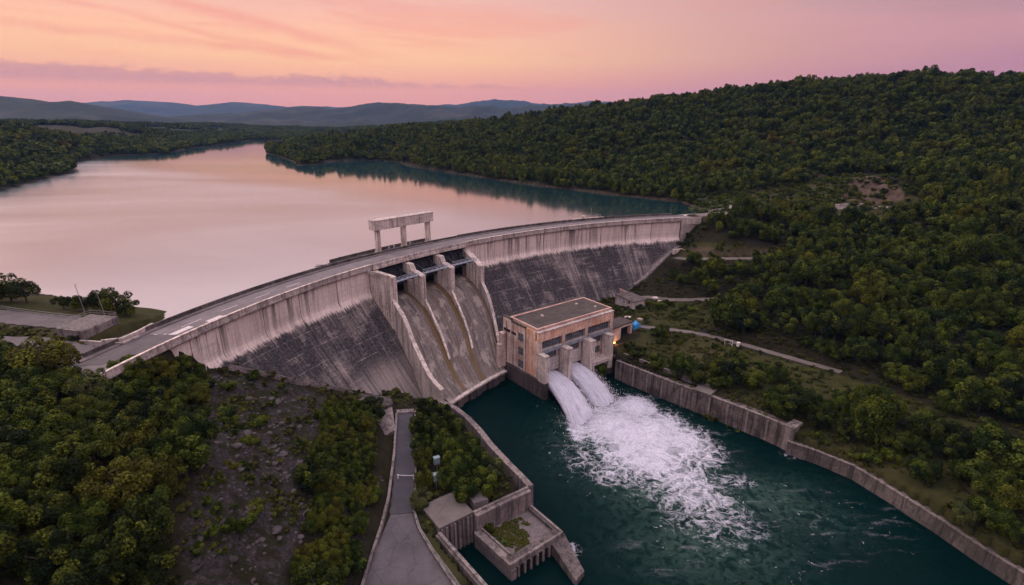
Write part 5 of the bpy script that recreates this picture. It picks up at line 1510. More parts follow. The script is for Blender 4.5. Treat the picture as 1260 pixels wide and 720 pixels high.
# barrier and stop board across the toe road
br = thing('road_barrier', at(499, 590, 6), 'low white boom across the narrow toe road', 'barrier')
b0, b1 = Vector(at(490, 589, 6)), Vector(at(509, 589.5, 6))
for q in (b0, b1):
    mb = MB(); mb.box(-.12, .12, -.12, .12, 0, 1.0, lambda x, y, z, q=q: (q.x + x, q.y + y, 6 + z)); build('post', mb, m_white, br)
mb = MB(); mb.bar(b0 + Vector((0, 0, .85)), b1 + Vector((0, 0, .85)), .08, .14); build('boom', mb, m_white, br)
br2 = thing('bridge_slab', at(499, 507, 6), 'pale concrete threshold where the toe road meets the dam', 'slab')
mb = MB(); mb.prism([at(488, 505, 6.1)[:2], at(509, 504, 6.1)[:2], at(509, 508, 6.1)[:2], at(488, 509, 6.1)[:2]], 5.6, 6.35); build('slab', mb, m_conc_mid, br2)
# angular concrete buttress left of the toe road
bt = thing('wing_buttress', at(472, 505, 6), 'angular concrete buttress with sloping face beside the toe road', 'buttress')
pts = [at(u, v, 6.5)[:2] for u, v in ((458, 503), (483, 510), (487, 530), (470, 540))]
mb = MB(); mb.prism(pts, 4, [9.0, 9.0, 6.8, 7.0] if sum(pts[i][0] * pts[(i + 1) % 4][1] - pts[(i + 1) % 4][0] * pts[i][1] for i in range(4)) > 0 else [7.0, 6.8, 9.0, 9.0]); build('body', mb, m_conc_mid, bt)
pts = [at(u, v, 9.5)[:2] for u, v in ((440, 484), (480, 489), (484, 497), (456, 506), (436, 497))]
mb = MB(); mb.prism(pts, 5, 9.6); build('cap', mb, m_conc_dark, bt)
# cabinets on posts among the island trees
for (u, v, lab) in ((537, 589, 'pale teal control cabinet on a post among the island trees, nearest to the ribbed block'), (538, 568, 'pale teal control cabinet on a post among the island trees, second from the ribbed block'), (538, 548, 'pale teal control cabinet half hidden in the island trees, farthest from the ribbed block')):
    x, y, _ = at(u, v + 12, 6.4); s = .72 if v > 550 else .6
    cb = thing('control_cabinet', (x, y, 6.3), lab, 'cabinet', 'control cabinets on the island')
    T = lambda a, b, c_, x=x, y=y, s=s: (x + (a * .9 - b * .43) * s, y + (a * .43 + b * .9) * s, 6.3 + c_ * s)
    mb = MB(); mb.box(-.09, .09, -.09, .09, -.3, 3.0, T); build('post', mb, m_rail, cb)
    mb = MB(); mb.box(-.85, .85, -.6, .6, 3.0, 5.0, T); bd = build('body', mb, m_cabinet, cb)
    mb = MB(); mb.box(-.95, .95, -.7, .7, 5.004, 5.2, T); build('lid', mb, m_cabinet, cb)
    mb = MB(); mb.box(-.7, .7, -.64, -.604, 3.2, 4.8, T); build('door', mb, m_cabinet, bd)

# ------------------------------------------------------------------ left shoulder: tank with railing, lamp masts
tz = 36.3
tq = [Vector((*at(u, v, 38.2)[:2], 0)) for u, v in ((68, 404), (101, 408), (145, 389.5), (112, 386.5))]
tk = thing('concrete_tank', (*((tq[0] + tq[2]) / 2)[:2], tz), 'square grey concrete tank with railing on the lawn beside the crest', 'tank')
mb = MB(); mb.prism([tuple(p)[:2] for p in tq], 34.5, 38.2); build('wall', mb, m_conc_mid, tk)
mb = MB(); c4 = sum(tq, Vector()) / 4; mb.prism([tuple(c4 + (p - c4) * .9)[:2] for p in tq], 38.0, 38.23); build('top', mb, m_deck, tk)
for a, b in zip(tq, tq[1:] + tq[:1]):
    L = (b - a).length; n = max(2, round(L / 1.6))
    mb = MB()
    for i in range(n):
        p = a.lerp(b, i / n); p = c4 + (p - c4) * .97
        mb.tube([(p.x, p.y, 38.2), (p.x, p.y, 39.2)], .035, 4)
    for z in (38.7, 39.2):
        a_, b_ = c4 + (a - c4) * .97, c4 + (b - c4) * .97
        mb.bar((a_.x, a_.y, z), (b_.x, b_.y, z), .05, .05)
    build('railing', mb, m_rail, tk)
low_wall('lawn_kerb', [(98, 421), (128, 423), (150, 424), (172, 415)], 36.1, .35, .4, m_conc, 'low concrete kerb round the lawn at the end of the crest', 'kerb')
low_wall('lawn_wall', [(125, 424), (152, 421), (172, 412), (190, 402)], 36.1, .9, .5, m_conc, 'short concrete wall between the lawn and the crest road')
for u, v, lab, h in ((107, 392, 'thin leaning metal mast behind the concrete tank', 7.5), (131, 393, 'short thin metal pole beside the shore trees behind the tank', 6.2)):
    x, y, _ = at(u, v, 36.3)
    po = thing('metal_mast', (x, y, ground(x, y)), lab, 'mast')
    g_ = ground(x, y)
    mb = MB(); mb.tube([(x, y, g_ - .3), (x - .7, y, g_ + h)], [.1, .05], 6); build('pole', mb, m_rail, po)
    mb = MB(); mb.bar((x - .7, y, g_ + h), (x - .1, y - .3, g_ + h + .2), .12, .1); build('arm', mb, m_rail, po)

# ------------------------------------------------------------------ right bank details
for (u, v, lab) in ((893, 425, 'white concrete gauge post beside the bank road'),):
    x, y, _ = at(908, 427, 10.0); g_ = ground(x, y)
    gp = thing('gauge_post', (x, y, g_), lab, 'post')
    T = lambda a, b, c_: (x + a, y + b, g_ + c_)
    mb = MB(); mb.box(-.35, .35, -.35, .35, -.5, 1.5, T); build('pillar', mb, m_white, gp)
    mb = MB(); mb.box(-.45, .45, -.45, .45, 1.504, 1.7, T); build('cap', mb, m_white, gp)
gx, gy, _ = at(897, 424, 10.1); g_ = ground(gx, gy)
fg = thing('road_gate', (gx, gy, g_), 'small pale metal gate frame beside the bank road', 'gate')
d_ = Vector((.8, -.6, 0))
for k in (-1.4, 1.0):
    mb = MB(); p = Vector((gx, gy, g_)) + d_ * k; mb.tube([p - Vector((0, 0, .3)), p + Vector((0, 0, 2.0))], .09, 6); build('post', mb, m_white, fg)
for z in (.7, 1.9):
    mb = MB(); mb.bar(Vector((gx, gy, g_ + z)) + d_ * -1.4, Vector((gx, gy, g_ + z)) + d_ * 1.0, .08, .12); build('rail', mb, m_white, fg)
x, y, _ = at(945, 262, 37.3); g_ = ground(x, y)
pp = thing('utility_pole', (x, y, g_), 'white based utility pole beside the road at the right end of the crest', 'pole')
mb = MB(); mb.tube([(x, y, g_ - .3), (x + .1, y, g_ + 9)], [.17, .1], 6); build('pole', mb, m_wood, pp)
mb = MB(); mb.box(x - .5, x + .5, y - .35, y + .35, g_, g_ + 3.2); build('meter_box', mb, m_white, pp)
mb = MB(); mb.bar((x - 1.0, y, g_ + 8.4), (x + 1.2, y, g_ + 8.4), .14, .14); build('crossarm', mb, m_wood, pp)
for u, v, lab in ((898, 257, 'white signboard on posts at the right end of the crest, left of the pole'), (912, 256, 'small white road sign between the signboard and the pole')):
    x, y, _ = at(u, v + 4, 37); g_ = ground(x, y)
    sg = thing('road_sign', (x, y, g_), lab, 'sign')
    mb = MB(); mb.tube([(x, y, g_ - .2), (x, y, g_ + 3.6)], .07, 5); build('post', mb, m_rail, sg)
    mb = MB(); mb.box(x - .55, x + .55, y - .09, y - .03, g_ + 2.2, g_ + 3.7); build('board', mb, m_white, sg)
railing('crest_end_rail', [(*at(u, v, 37)[:2], ground(*at(u, v, 37)[:2])) for u, v in ((872, 259.5), (890, 257.5), (915, 256.5), (935, 257))], 1.1, 'pale roadside railing at the right end of the crest', 2.5, m_white)
low_wall('bank_parapet', [(1005, 253.2), (1040, 252.2), (1082, 251.6), (1130, 252.5)], 39.2, .5, .5, m_conc, 'low pale parapet along the far side of the crest approach road', step=5)
# stone terrace wall left of the mid track
low_wall('terrace_wall', [(829, 311), (838, 309), (848, 313), (862, 316)], 23.6, 1.1, .7, m_conc_light, 'short pale retaining wall beside the mid hillside track')
low_wall('terrace_kerb', [(762, 357), (775, 363), (787, 371), (800, 373)], 11.2, .7, .4, m_rim, 'salmon kerb wall in front of the valve hut')
for u, v, lab in ((812, 371, 'pale stone slab lying beside the terrace track near the hut'), (806, 368, 'small pale boulder beside the terrace track'), (788, 394, 'pale boulder on the grass above the annexe'), (772, 392, 'white marker stone behind the annexe roof')):
    x, y = hit(u, v); g_ = ground(x, y)
    mb = MB(); r_ = random.uniform(.6, .9)
    pts = [(x + r_ * 1.4 * math.cos(a) * random.uniform(.8, 1.1), y + r_ * math.sin(a) * random.uniform(.8, 1.1)) for a in np.arange(0, 6.2, .9)]
    mb.prism(pts, g_ - .4, [g_ + random.uniform(.5, .9) * r_ for _ in pts])
    tag(build('boulder', mb, m_conc_light), lab, 'boulder', 'stones on the right bank')

# far houses and a farm on the hills across the lake
for u, v, y, w, lab in ((131, 199, 590, 5, 'tiny pale boathouse on the far left lakeshore'), (975, 0, 0, 0, None)):
    if not lab: continue
    x, yy, z = aty(u, v, y); g_ = ground(x, yy)
    hs = thing('far_house', (x, yy, g_), lab, 'house')
    mb = MB(); mb.box(x - w, x + w, yy - 4, yy + 4, g_ - 3, g_ + 3.4); build('wall', mb, m_cream, hs)
    mb = MB(); mb.add([(x - w - .5, yy - 4.6, g_ + 3.3), (x + w + .5, yy - 4.6, g_ + 3.3), (x + w + .5, yy + 4.6, g_ + 3.3), (x - w - .5, yy + 4.6, g_ + 3.3), (x - w - .5, yy, g_ + 5.4), (x + w + .5, yy, g_ + 5.4)], [(0, 1, 5, 4), (2, 3, 4, 5), (0, 4, 3), (1, 2, 5), (0, 3, 2, 1)]); build('roof', mb, m_redroof, hs)
    for k in (-.5, .1, .6):
        mb = MB(); mb.box(x + k * w - .6, x + k * w + .6, yy - 4.08, yy - 4.0, g_ + 1.5, g_ + 3); build('window', mb, m_glass, hs)
# ------------------------------------------------------------------ trees
def crown_mesh(name, seed, lobes, leaves, size, flat=.85, spread=1.0, gap=.0):
    """unit crown (radius about 1, base at z = 0.25, top at about 2): leaf-clump faces on many lobes"""
    g = np.random.default_rng(seed)
    lc = []; lr = []
    for i in range(lobes):
        a = g.random() * 2 * math.pi; h = g.random() ** .8
        rad = (0.30 + .48 * math.sin(math.pi * min(1, .22 + .68 * (1 - h)))) * g.uniform(.75, 1.12) * spread
        lc.append((rad * math.cos(a) * (1.0 if i else .1), rad * math.sin(a) * (1.0 if i else .1), .45 + h * 1.25 * flat))
        lr.append(g.uniform(.24, .44) * (1.1 - .35 * h))
    lc = np.array(lc); lr = np.array(lr)
    k = g.choice(lobes, leaves, p=lr ** 2 / (lr ** 2).sum())
    d = g.normal(size=(leaves, 3)); d[:, 2] += .35; d /= np.linalg.norm(d, axis=1, keepdims=True)
    c = lc[k] + d * (lr[k] * g.uniform(.72, 1.08, leaves) ** 1.0)[:, None]
    # drop leaves buried inside other lobes
    dist = np.linalg.norm(c[:, None, :] - lc[None], axis=2) / lr[None]
    keep = (dist.min(1) > .62) & (g.random(leaves) > gap)
    tint = g.random(lobes)[k][keep]
    c, d = c[keep], d[keep]; n = len(c)
    nrm = d * .75 + g.normal(size=(n, 3)) * .42 + np.array([0, 0, .25]); nrm /= np.linalg.norm(nrm, axis=1, keepdims=True)
    ref = g.normal(size=(n, 3)); t = np.cross(nrm, ref); t /= np.linalg.norm(t, axis=1, keepdims=True); b = np.cross(nrm, t)
    s = size * g.uniform(.6, 1.35, (n, 1))
    j = lambda: g.uniform(.7, 1.25, (n, 1))
    V = np.stack([c + t * s * j(), c + b * s * .72 * j(), c - t * s * j(), c - b * s * .72 * j()], 1)
    V[:, 0] += nrm * s * g.uniform(-.3, .1, (n, 1)); V[:, 2] += nrm * s * g.uniform(-.3, .1, (n, 1))
    me = np_mesh(name, V.reshape(-1, 3), np.arange(4 * n).reshape(-1, 4))
    fattr(me, 'spray', np.repeat(tint, 4))
    return me
def trunk_mesh(name, seed, h=1.3):
    g = random.Random(seed)
    mb = MB()
    top = (g.uniform(-.1, .1), g.uniform(-.1, .1), h)
    mb.tube([(0, 0, -.3), (0, 0, .15), (top[0] * .5, top[1] * .5, h * .6), top], [.1, .075, .05, .02], 6)
    for i in range(5):
        a = i * 1.26 + g.random(); z = g.uniform(.35, .8) * h; l = g.uniform(.4, .65)
        p = Vector((top[0] * z / h, top[1] * z / h, z))
        mb.tube([p, p + Vector((math.cos(a) * l * .5, math.sin(a) * l * .5, .2)), p + Vector((math.cos(a) * l, math.sin(a) * l, .5))], [.04, .028, .01], 5)
    me = bpy.data.meshes.new(name); me.from_pydata([tuple(v) for v in mb.v], [], mb.f); me.update()
    return me
HI = [crown_mesh('crown_near', 10 + i, 26 + 3 * i, 9000, .052) for i in range(5)]
MID = [crown_mesh('crown_mid', 40 + i, 17 + i, 2600, .082, flat=(.85, .95, .75, 1.05, .9, .8)[i]) for i in range(6)]
LOW = [crown_mesh('crown_far', 70 + i, 11, 320, .2) for i in range(4)]
BUSH = [crown_mesh('bush_crown', 90 + i, 12, 1500, .09, flat=.5, spread=1.1) for i in range(3)]
AIRY = [crown_mesh('airy_crown', 120 + i, 22, 6000, .055, spread=1.15, gap=.25) for i in range(3)]
TRUNKS = [trunk_mesh('trunk', 5 + i) for i in range(3)]
for m_ in HI + MID + LOW + BUSH + AIRY: m_.materials.append(m_leaf)
for m_ in TRUNKS: m_.materials.append(m_bark)
def tree(x, y, r, h, label, group, crowns, mat=None, name='broadleaf_tree', cat='tree', rg=random, trunk=True, z=None):
    g_ = ground(x, y) if z is None else z
    o = bpy.data.objects.new(name, None); o.empty_display_size = .5
    o.location = (x, y, g_ - .1); o.rotation_euler = (0, 0, rg.uniform(0, 6.28)); COL.objects.link(o)
    o.scale = (r, r * rg.uniform(.9, 1.1), h / 1.95)
    tag(o, label, cat, group)
    c = bpy.data.objects.new('crown', rg.choice(crowns)); COL.objects.link(c); c.parent = o
    if mat:
        c.material_slots[0].link = 'OBJECT'; c.material_slots[0].material = mat
    if trunk:
        t = bpy.data.objects.new('trunk', rg.choice(TRUNKS)); COL.objects.link(t); t.parent = o
    return o

# --- where trees stand: candidates on a jittered grid, kept by what the photograph shows at that place
def scatter(x0, x1, y0, y1, step, seed):
    g = np.random.default_rng(seed)
    xs = np.arange(x0, x1, step); ys = np.arange(y0, y1, step)
    X, Y = np.meshgrid(xs, ys, indexing='ij')
    X = X + (np.arange(len(ys)) % 2)[None] * step * .5 + g.uniform(-.38, .38, X.shape) * step
    Y = Y + g.uniform(-.38, .38, X.shape) * step
    return X.ravel(), Y.ravel()
RL = lambda: [(segdist, p3, wd) for p3, wd, fl in ROADS.values()]
def free(x, y, margin=2.6):
    ok = ~inpoly(x, y, river_poly) & ~inpoly(x, y, lake_poly)
    ok &= segdist(x, y, river_poly, True) > margin + .8
    ok &= segdist(x, y, lake_poly, True) > 1.5
    for p3, wd, fl in ROADS.values():
        ok &= segdist(x, y, p3) > wd / 2 + margin * .75
    r = np.hypot(x - CX, y - CY); th = np.degrees(np.arctan2(y - CY, x - CX))
    ok &= ~((th > 96.5) & (th < 173) & (r > 184) & (r < RU + 4))
    ok &= ~((th > 97) & (th < 171) & (r > 150) & (r <= 186.5) & (face_z(r) > ground_np(x, y) - .4))
    # footprint of power house, hut, terrace
    s = (x - PA.x) * FD.x + (y - PA.y) * FD.y; k = (x - PA.x) * ND.x + (y - PA.y) * ND.y
    ok &= ~((s > -8) & (s < 46) & (k > -24) & (k < 6))
    return ok
PXNO = [  # clearings, as outlines in the photograph
    ROCK_PX,
    [(-200, 392), (20, 392), (60, 400), (110, 425), (150, 432), (215, 388), (300, 360), (300, 340), (140, 375), (110, 380), (0, 370), (-200, 360)],
    [(462, 500), (512, 500), (512, 640), (620, 760), (402, 760), (420, 720), (446, 650), (460, 600)],
    [(758, 432), (775, 424), (800, 404), (860, 412), (900, 425), (1035, 462), (1090, 478), (1130, 505), (1040, 492), (960, 470), (880, 458), (865, 472)],
    [(760, 395), (750, 368), (790, 352), (850, 352), (870, 372), (900, 372), (905, 398), (850, 408), (800, 402)],
    [(830, 322), (840, 300), (860, 296), (940, 303), (985, 312), (960, 320)],
    [(858, 270), (850, 244), (950, 232), (1040, 216), (1100, 214), (1150, 246), (1140, 268), (1085, 282), (1010, 266), (960, 268), (920, 266)],
    [(985, 522), (1010, 520), (1075, 548), (1130, 575), (1110, 600), (1060, 575), (1000, 552)],
    [(1085, 480), (1250, 545), (1262, 575), (1180, 545), (1110, 515)],
    [(1110, 585), (1160, 600), (1190, 640), (1150, 632)],
    [(735, 375), (782, 352), (806, 326), (842, 292), (852, 262), (872, 266), (868, 290), (850, 318), (822, 342), (805, 356)],
    [(275, 446), (470, 486), (470, 506), (405, 506), (345, 494), (275, 480)],
    [(690, 388), (755, 352), (800, 350), (803, 398), (755, 402)],
    [(840, 395), (880, 392), (892, 412), (860, 412)], [(935, 412), (975, 412), (978, 436), (950, 432)]]
def clear_px(x, y):
    z = ground_np(x, y); u, v = proj(x, y, z)
    n = edge_noise(x, y, .1, 10)
    bad = np.zeros(x.shape, bool)
    for p in PXNO: bad |= inpoly(u + n, v + n * .5, p)
    return ~bad, u, v, z

def bank_px(u, v):
    r_ = np.zeros(u.shape, bool)
    for p in PXNO[3:12]: r_ |= inpoly(u, v, p)
    return r_
def flag_in_view(u, v, m=60): return (u > -m) & (u < 1260 + m) & (v > -m) & (v < 720 + m)
templates = bpy.data.collections.new('tree_library')       # source shapes for the far woods; not linked to the scene
def lib(name, crown, trunk):
    c = bpy.data.objects.new(name, crown)
    templates.objects.link(c)
    return c
gr_ng = {}
def stuff_points(name, X, Y, Z, sx, sz, meshes, mats, label, cat, seed):
    """one countless mass: real crowns set on points"""
    col = bpy.data.collections.new(name + '_shapes')
    for i, m_ in enumerate(meshes):
        ob = bpy.data.objects.new('%s_%02d' % (name, i), m_); col.objects.link(ob)
        if mats:
            ob.material_slots[0].link = 'OBJECT'; ob.material_slots[0].material = mats
    g = np.random.default_rng(seed)
    me = bpy.data.meshes.new(name); n = len(X)
    me.vertices.add(n); me.vertices.foreach_set('co', np.stack([X, Y, Z], 1).astype(np.float32).ravel())
    fattr(me, 'turn', g.uniform(0, 6.28, n))
    a = me.attributes.new('size', 'FLOAT_VECTOR', 'POINT')
    a.data.foreach_set('vector', np.stack([sx, sx * g.uniform(.85, 1.15, n), sz], 1).astype(np.float32).ravel())
    a = me.attributes.new('pick', 'INT', 'POINT'); a.data.foreach_set('value', g.integers(0, len(meshes), n).astype(np.int32))
    ob = bpy.data.objects.new(name, me); COL.objects.link(ob)
    ng = bpy.data.node_groups.new(name, 'GeometryNodeTree')
    ng.interface.new_socket('Geometry', in_out='INPUT', socket_type='NodeSocketGeometry'); ng.interface.new_socket('Geometry', in_out='OUTPUT', socket_type='NodeSocketGeometry')
    N = ng.nodes.new; Lk = ng.links.new
    gi = N('NodeGroupInput'); go = N('NodeGroupOutput'); iop = N('GeometryNodeInstanceOnPoints'); ci = N('GeometryNodeCollectionInfo')
    ci.inputs['Collection'].default_value = col; ci.inputs['Separate Children'].default_value = True; ci.inputs['Reset Children'].default_value = True
    def na(nm, ty):
        q = N('GeometryNodeInputNamedAttribute'); q.data_type = ty; q.inputs['Name'].default_value = nm; return q.outputs['Attribute']
    cx_ = N('ShaderNodeCombineXYZ'); Lk(na('turn', 'FLOAT'), cx_.inputs[2])
    Lk(gi.outputs[0], iop.inputs['Points']); Lk(ci.outputs[0], iop.inputs['Instance']); iop.inputs['Pick Instance'].default_value = True
    Lk(na('pick', 'INT'), iop.inputs['Instance Index']); Lk(cx_.outputs[0], iop.inputs['Rotation']); Lk(na('size', 'FLOAT_VECTOR'), iop.inputs['Scale'])
    Lk(iop.outputs[0], go.inputs[0])
    md = ob.modifiers.new('scatter', 'NODES'); md.node_group = ng
    return tag(ob, label, cat, kind='stuff')

# ---- left spur: near trees, every one an object
g = random.Random(3)
X, Y = scatter(-125, -22, 42, 118, 4.7, 11)
ok = free(X, Y, 2.0); cl, U_, V_, Z_ = clear_px(X, Y)
ok &= cl & flag_in_view(U_, V_, 130) & (U_ < 478) & (V_ > 425)
strip = inpoly(U_, V_, [(395, 490), (440, 500), (470, 560), (455, 640), (425, 720), (350, 720), (390, 620)])
thin = np.random.default_rng(5).random(len(X))
cnt = [0, 0]
for x, y, u, v, s in zip(X[ok], Y[ok], U_[ok], V_[ok], strip[ok]):
    if s:
        r = g.uniform(1.5, 2.3); h = g.uniform(3.2, 5.0)
        tree(x, y, r, h, 'small bushy tree in the strip between the rock slope and the toe road', 'small trees above the toe road', HI, m_leaf if g.random() < .7 else m_leaf_yel, 'bushy_tree', rg=g); cnt[0] += 1
    else:
        far_ = math.hypot(x, y)
        r = g.uniform(2.3, 3.9); h = r * g.uniform(1.7, 2.3)
        if (x + 68) ** 2 + (y - 97) ** 2 < 500 and u < 290: h = min(h, 4.0); r = min(r, 2.5)
        q = g.random()
        tree(x, y, r, h, ('dark green', 'mid green', 'yellow green')[(q >= .62) + (q >= .93)] + ' broadleaf tree in the thicket covering the left spur', ('dark green', 'mid green', 'yellow green')[(q >= .62) + (q >= .93)] + ' trees of the left spur', HI, m_leaf_dark if q < .62 else (m_leaf if q < .93 else m_leaf_yel), rg=g); cnt[1] += 1
X, Y = scatter(-62, -22, 42, 122, 2.9, 12)
ok = free(X, Y, 1.6); cl, U_, V_, Z_ = clear_px(X, Y)
ok &= cl & inpoly(U_, V_, [(392, 500), (445, 505), (466, 560), (452, 640), (418, 725), (345, 725), (388, 620)])
for x, y in zip(X[ok], Y[ok]):
    r = g.uniform(1.2, 2.0)
    tree(x, y, r, r * g.uniform(1.9, 2.5), 'small bushy tree in the strip between the rock slope and the toe road', 'small trees above the toe road', HI, m_leaf if g.random() < .75 else m_leaf_yel, 'bushy_tree', rg=g); cnt[0] += 1
print('spur trees', cnt)
for u, v, r, h in ((84, 484, 2.6, 4.6), (60, 492, 2.8, 5.0), (108, 490, 2.5, 4.2), (36, 486, 2.8, 5.2), (124, 484, 2.0, 3.2), (150, 462, 2.0, 3.0), (166, 456, 1.9, 3.0), (136, 470, 2.1, 3.2)):
    x, y = hit(u, v); tree(x, y, r, h, 'leafy tree at the end of the crest road above the left spur', 'trees at the left end of the crest road', HI, m_leaf, rg=g)
for u, v, z, r, h, mat, lab in ((62, 462, 36, 4.4, 8.0, m_leaf_yel, 'large yellow green tree below the fork of the crest road'), (108, 475, 35.5, 3.0, 5.4, m_leaf_pale, 'pale grey green round tree at the end of the crest parapet'), (5, 470, 36, 3.4, 6.0, m_leaf, 'green tree at the left edge below the fork of the road')):
    x, y, _ = at(u, v, z); tree(x, y, r, h, lab, None, HI, mat, rg=g)
for u, v, r, h in ((138, 474, 2.2, 3.6), (158, 468, 2.3, 3.4), (176, 470, 2.4, 3.8), (192, 462, 2.2, 3.6), (210, 466, 2.4, 4.0), (228, 462, 2.2, 4.0), (244, 466, 1.9, 3.4), (200, 480, 2.6, 4.4), (232, 482, 2.4, 4.2), (168, 488, 2.6, 4.4), (216, 500, 2.6, 4.6), (248, 496, 2.0, 3.6), (140, 500, 2.8, 4.8)):
    x, y = hit(u, v); tree(x, y, r, h, 'leafy tree growing against the foot of the dam wall at its left end', 'trees against the left end of the dam', HI, m_leaf if g.random() < .7 else m_leaf_yel, rg=g)
# ---- shore trees against the lake, left
for u, v, r, h, lab in ((-12, 377, 3.4, 9.6, 'tall open tree on the lake shore at the left edge'), (16, 376, 3.2, 6.6, 'dark round tree on the lake shore near the left edge'), (35, 378, 3.0, 6.0, 'dark round tree on the lake shore, second from the left edge'), (80, 385, 1.8, 3.4, 'small dark round tree alone on the shore left of the tank'),
                        (108, 386, 2.4, 4.4, 'low spreading tree on the shore just behind the tank'), (127, 386, 2.0, 5.8, 'slender tree on the shore behind the tank beside the pole'), (146, 388, 3.2, 6.0, 'broad dark tree on the shore right of the tank'), (161, 391, 2.0, 3.8, 'small dark tree at the right end of the shore clump'), (197, 393, 1.9, 3.6, 'small dark round tree beside the upstream parapet of the dam')):
    x, y, _ = at(u, v, 35.6); tree(x, y, r * 1.02, h * 1.08, lab, None, AIRY, m_leaf_dark, rg=g)
# ---- island
isl_tr = [(527, 505, 2.6, 5.5), (543, 512, 2.4, 5.0), (517, 522, 2.3, 5.2), (535, 528, 2.7, 5.4), (556, 530, 2.8, 5.6), (518, 545, 2.0, 4.6), (556, 553, 3.0, 6.0), (577, 553, 2.6, 5.2), (520, 566, 1.9, 5.4), (522, 592, 1.7, 5.0), (552, 590, 2.2, 4.6), (572, 584, 3.0, 6.0), (590, 575, 2.6, 5.2), (596, 598, 2.8, 5.2), (574, 605, 2.4, 4.6), (606, 578, 2.2, 4.4), (561, 570, 2.4, 5.0), (519, 612, 2.0, 3.6), (583, 562, 2.2, 4.6), (545, 545, 2.2, 4.8)]
il = ['beside the toe road', 'beside the river wall', 'in the middle of the island']
for i, (u, v, r, h) in enumerate(isl_tr):
    x, y, _ = at(u, v + 10, 6.4); r *= 1.12; h *= 1.15
    mat = m_leaf_yel if i in (8, 9) else (m_leaf_pale if i in (15, 17) else (m_leaf_dark if i < 5 else m_leaf))
    lab = 'yellow green tree beside the cabinets on the island' if i in (8, 9) else ('pale green tree at the edge of the island' if i in (15, 17) else ('dark green tree at the dam end of the island' if i < 5 else 'green tree in the wood on the island'))
    tree(x, y, r, h, lab, lab.replace('tree', 'trees'), HI, mat, rg=g)
x, y, _ = at(603, 655, 2.6); tree(x, y, 1.3, 2.6, 'bush in the corner of the sunken platform', None, BUSH, m_leaf_dark, 'shrub', 'shrub', g, False, 2.5)
x, y, _ = at(617, 668, 2.6); tree(x, y, 1.1, .9, 'low spreading shrub on the sunken platform', None, BUSH, m_leaf, 'shrub', 'shrub', g, False, 2.5)
x, y, _ = at(738, 464, 1); tree(x, y, 2.3, 5.0, 'bright green bush growing at the water under the power house apron', None, HI, m_leaf, 'shrub', 'shrub', g, False, 1.0)
# ---- right bank: single trees and the row above the tall wall
for u, v, r, h, mat, lab in ((813, 418, 2.4, 5.2, m_leaf, 'bushy tree alone on the grass beside the bank road'), (785, 436, 2.8, 4.2, m_leaf_dark, 'dark bush at the corner of the annexe and river wall'), (775, 428, 2.2, 3.6, m_leaf_dark, 'dark bush against the annexe landing'), (857, 262, 1.8, 3.2, m_leaf_yel, 'small yellowing tree where the dam crest meets the hill')):
    x, y, _ = at(u, v, 8.5 if v > 300 else 35); tree(x, y, r, h, lab, None, HI, mat, rg=g)
row = [(880, 480), (893, 470), (905, 492), (925, 470), (930, 498), (948, 488), (965, 505), (975, 480), (990, 500), (1008, 515), (1000, 490), (1025, 505), (1040, 525), (1055, 508), (1070, 535), (1085, 520), (1098, 545), (1115, 530), (1130, 560), (1120, 548), (1150, 548), (1165, 570), (1180, 590), (1195, 570), (1205, 610), (1225, 595), (1240, 625), (1250, 600), (1225, 640), (1255, 655), (1275, 640), (1190, 625), (940, 512), (915, 500)]
for i, (u, v) in enumerate(row):
    x, y, _ = at(u, v + 6, 7.2); k = g.uniform(.8, 1.2)
    tree(x, y, 2.3 * k, 4.6 * k, 'bushy tree in the row above the right river wall', 'row of trees above the right river wall', HI, m_leaf_pale if i % 7 == 3 else (m_leaf_dark if i % 3 == 0 else m_leaf), 'bushy_tree', rg=g)
# grey green willows behind the right end of the crest
for i, (u, v) in enumerate([(836, 258), (846, 254), (856, 250), (866, 247), (876, 249), (888, 250), (870, 254), (856, 256), (884, 255), (900, 251), (915, 252), (930, 252)]):
    x, y, _ = at(u, v + 3, 36); tree(x, y, g.uniform(3.0, 4.2), g.uniform(3.2, 4.6), 'grey green willow bush behind the right end of the dam crest', 'willow bushes at the end of the crest', BUSH, m_leaf_grey, 'willow_bush', 'bush', g)

# ---- right hillside: one pool of places; the largest in view become trees of their own
X, Y = scatter(20, 430, 60, 300, 5.7, 21)
ok = free(X, Y, 2.4) & (X > 30); cl, U_, V_, Z_ = clear_px(X, Y)
lowbank = inpoly(U_, V_, [(860, 430), (1262, 560), (1262, 720), (940, 540)])
ok &= cl & flag_in_view(U_, V_, 320) & ~(lowbank & (np.random.default_rng(2).random(len(X)) < .35)) & (V_ > 245 - 20)
X, Y, U_, V_, Z_ = X[ok], Y[ok], U_[ok], V_[ok], Z_[ok]
D_ = np.hypot(X, Y); g_np = np.random.default_rng(9)
RR = np.clip(g_np.lognormal(1.13, .27, len(X)), 1.7, 5.2); HH = RR * g_np.uniform(1.6, 2.6, len(X))
RR[V_ < 268] *= .8
inv = flag_in_view(U_, V_, 10)
order = np.argsort(np.where(inv, D_ / RR, 1e9))
pick = set(order[:120].tolist())
zones = [(lambda u, v: v > 440, 'broadleaf tree on the lowest part of the wooded right hillside', 'trees low on the right hillside'), (lambda u, v: v > 330, 'broadleaf tree in the dense wood halfway up the right hillside', 'trees halfway up the right hillside'), (lambda u, v: True, 'broadleaf tree in the upper wood of the right hillside near the crest road', 'trees high on the right hillside')]
for i in order[:120]:
    for test, lab, grp in zones:
        if test(U_[i], V_[i]): break
    q = g.random()
    tree(X[i], Y[i], RR[i], HH[i], lab, grp, HI, m_leaf if q < .84 else m_leaf_dark, rg=g)
rest = np.array([i for i in range(len(X)) if i not in pick])
print('right hill', len(X), 'rest', len(rest))
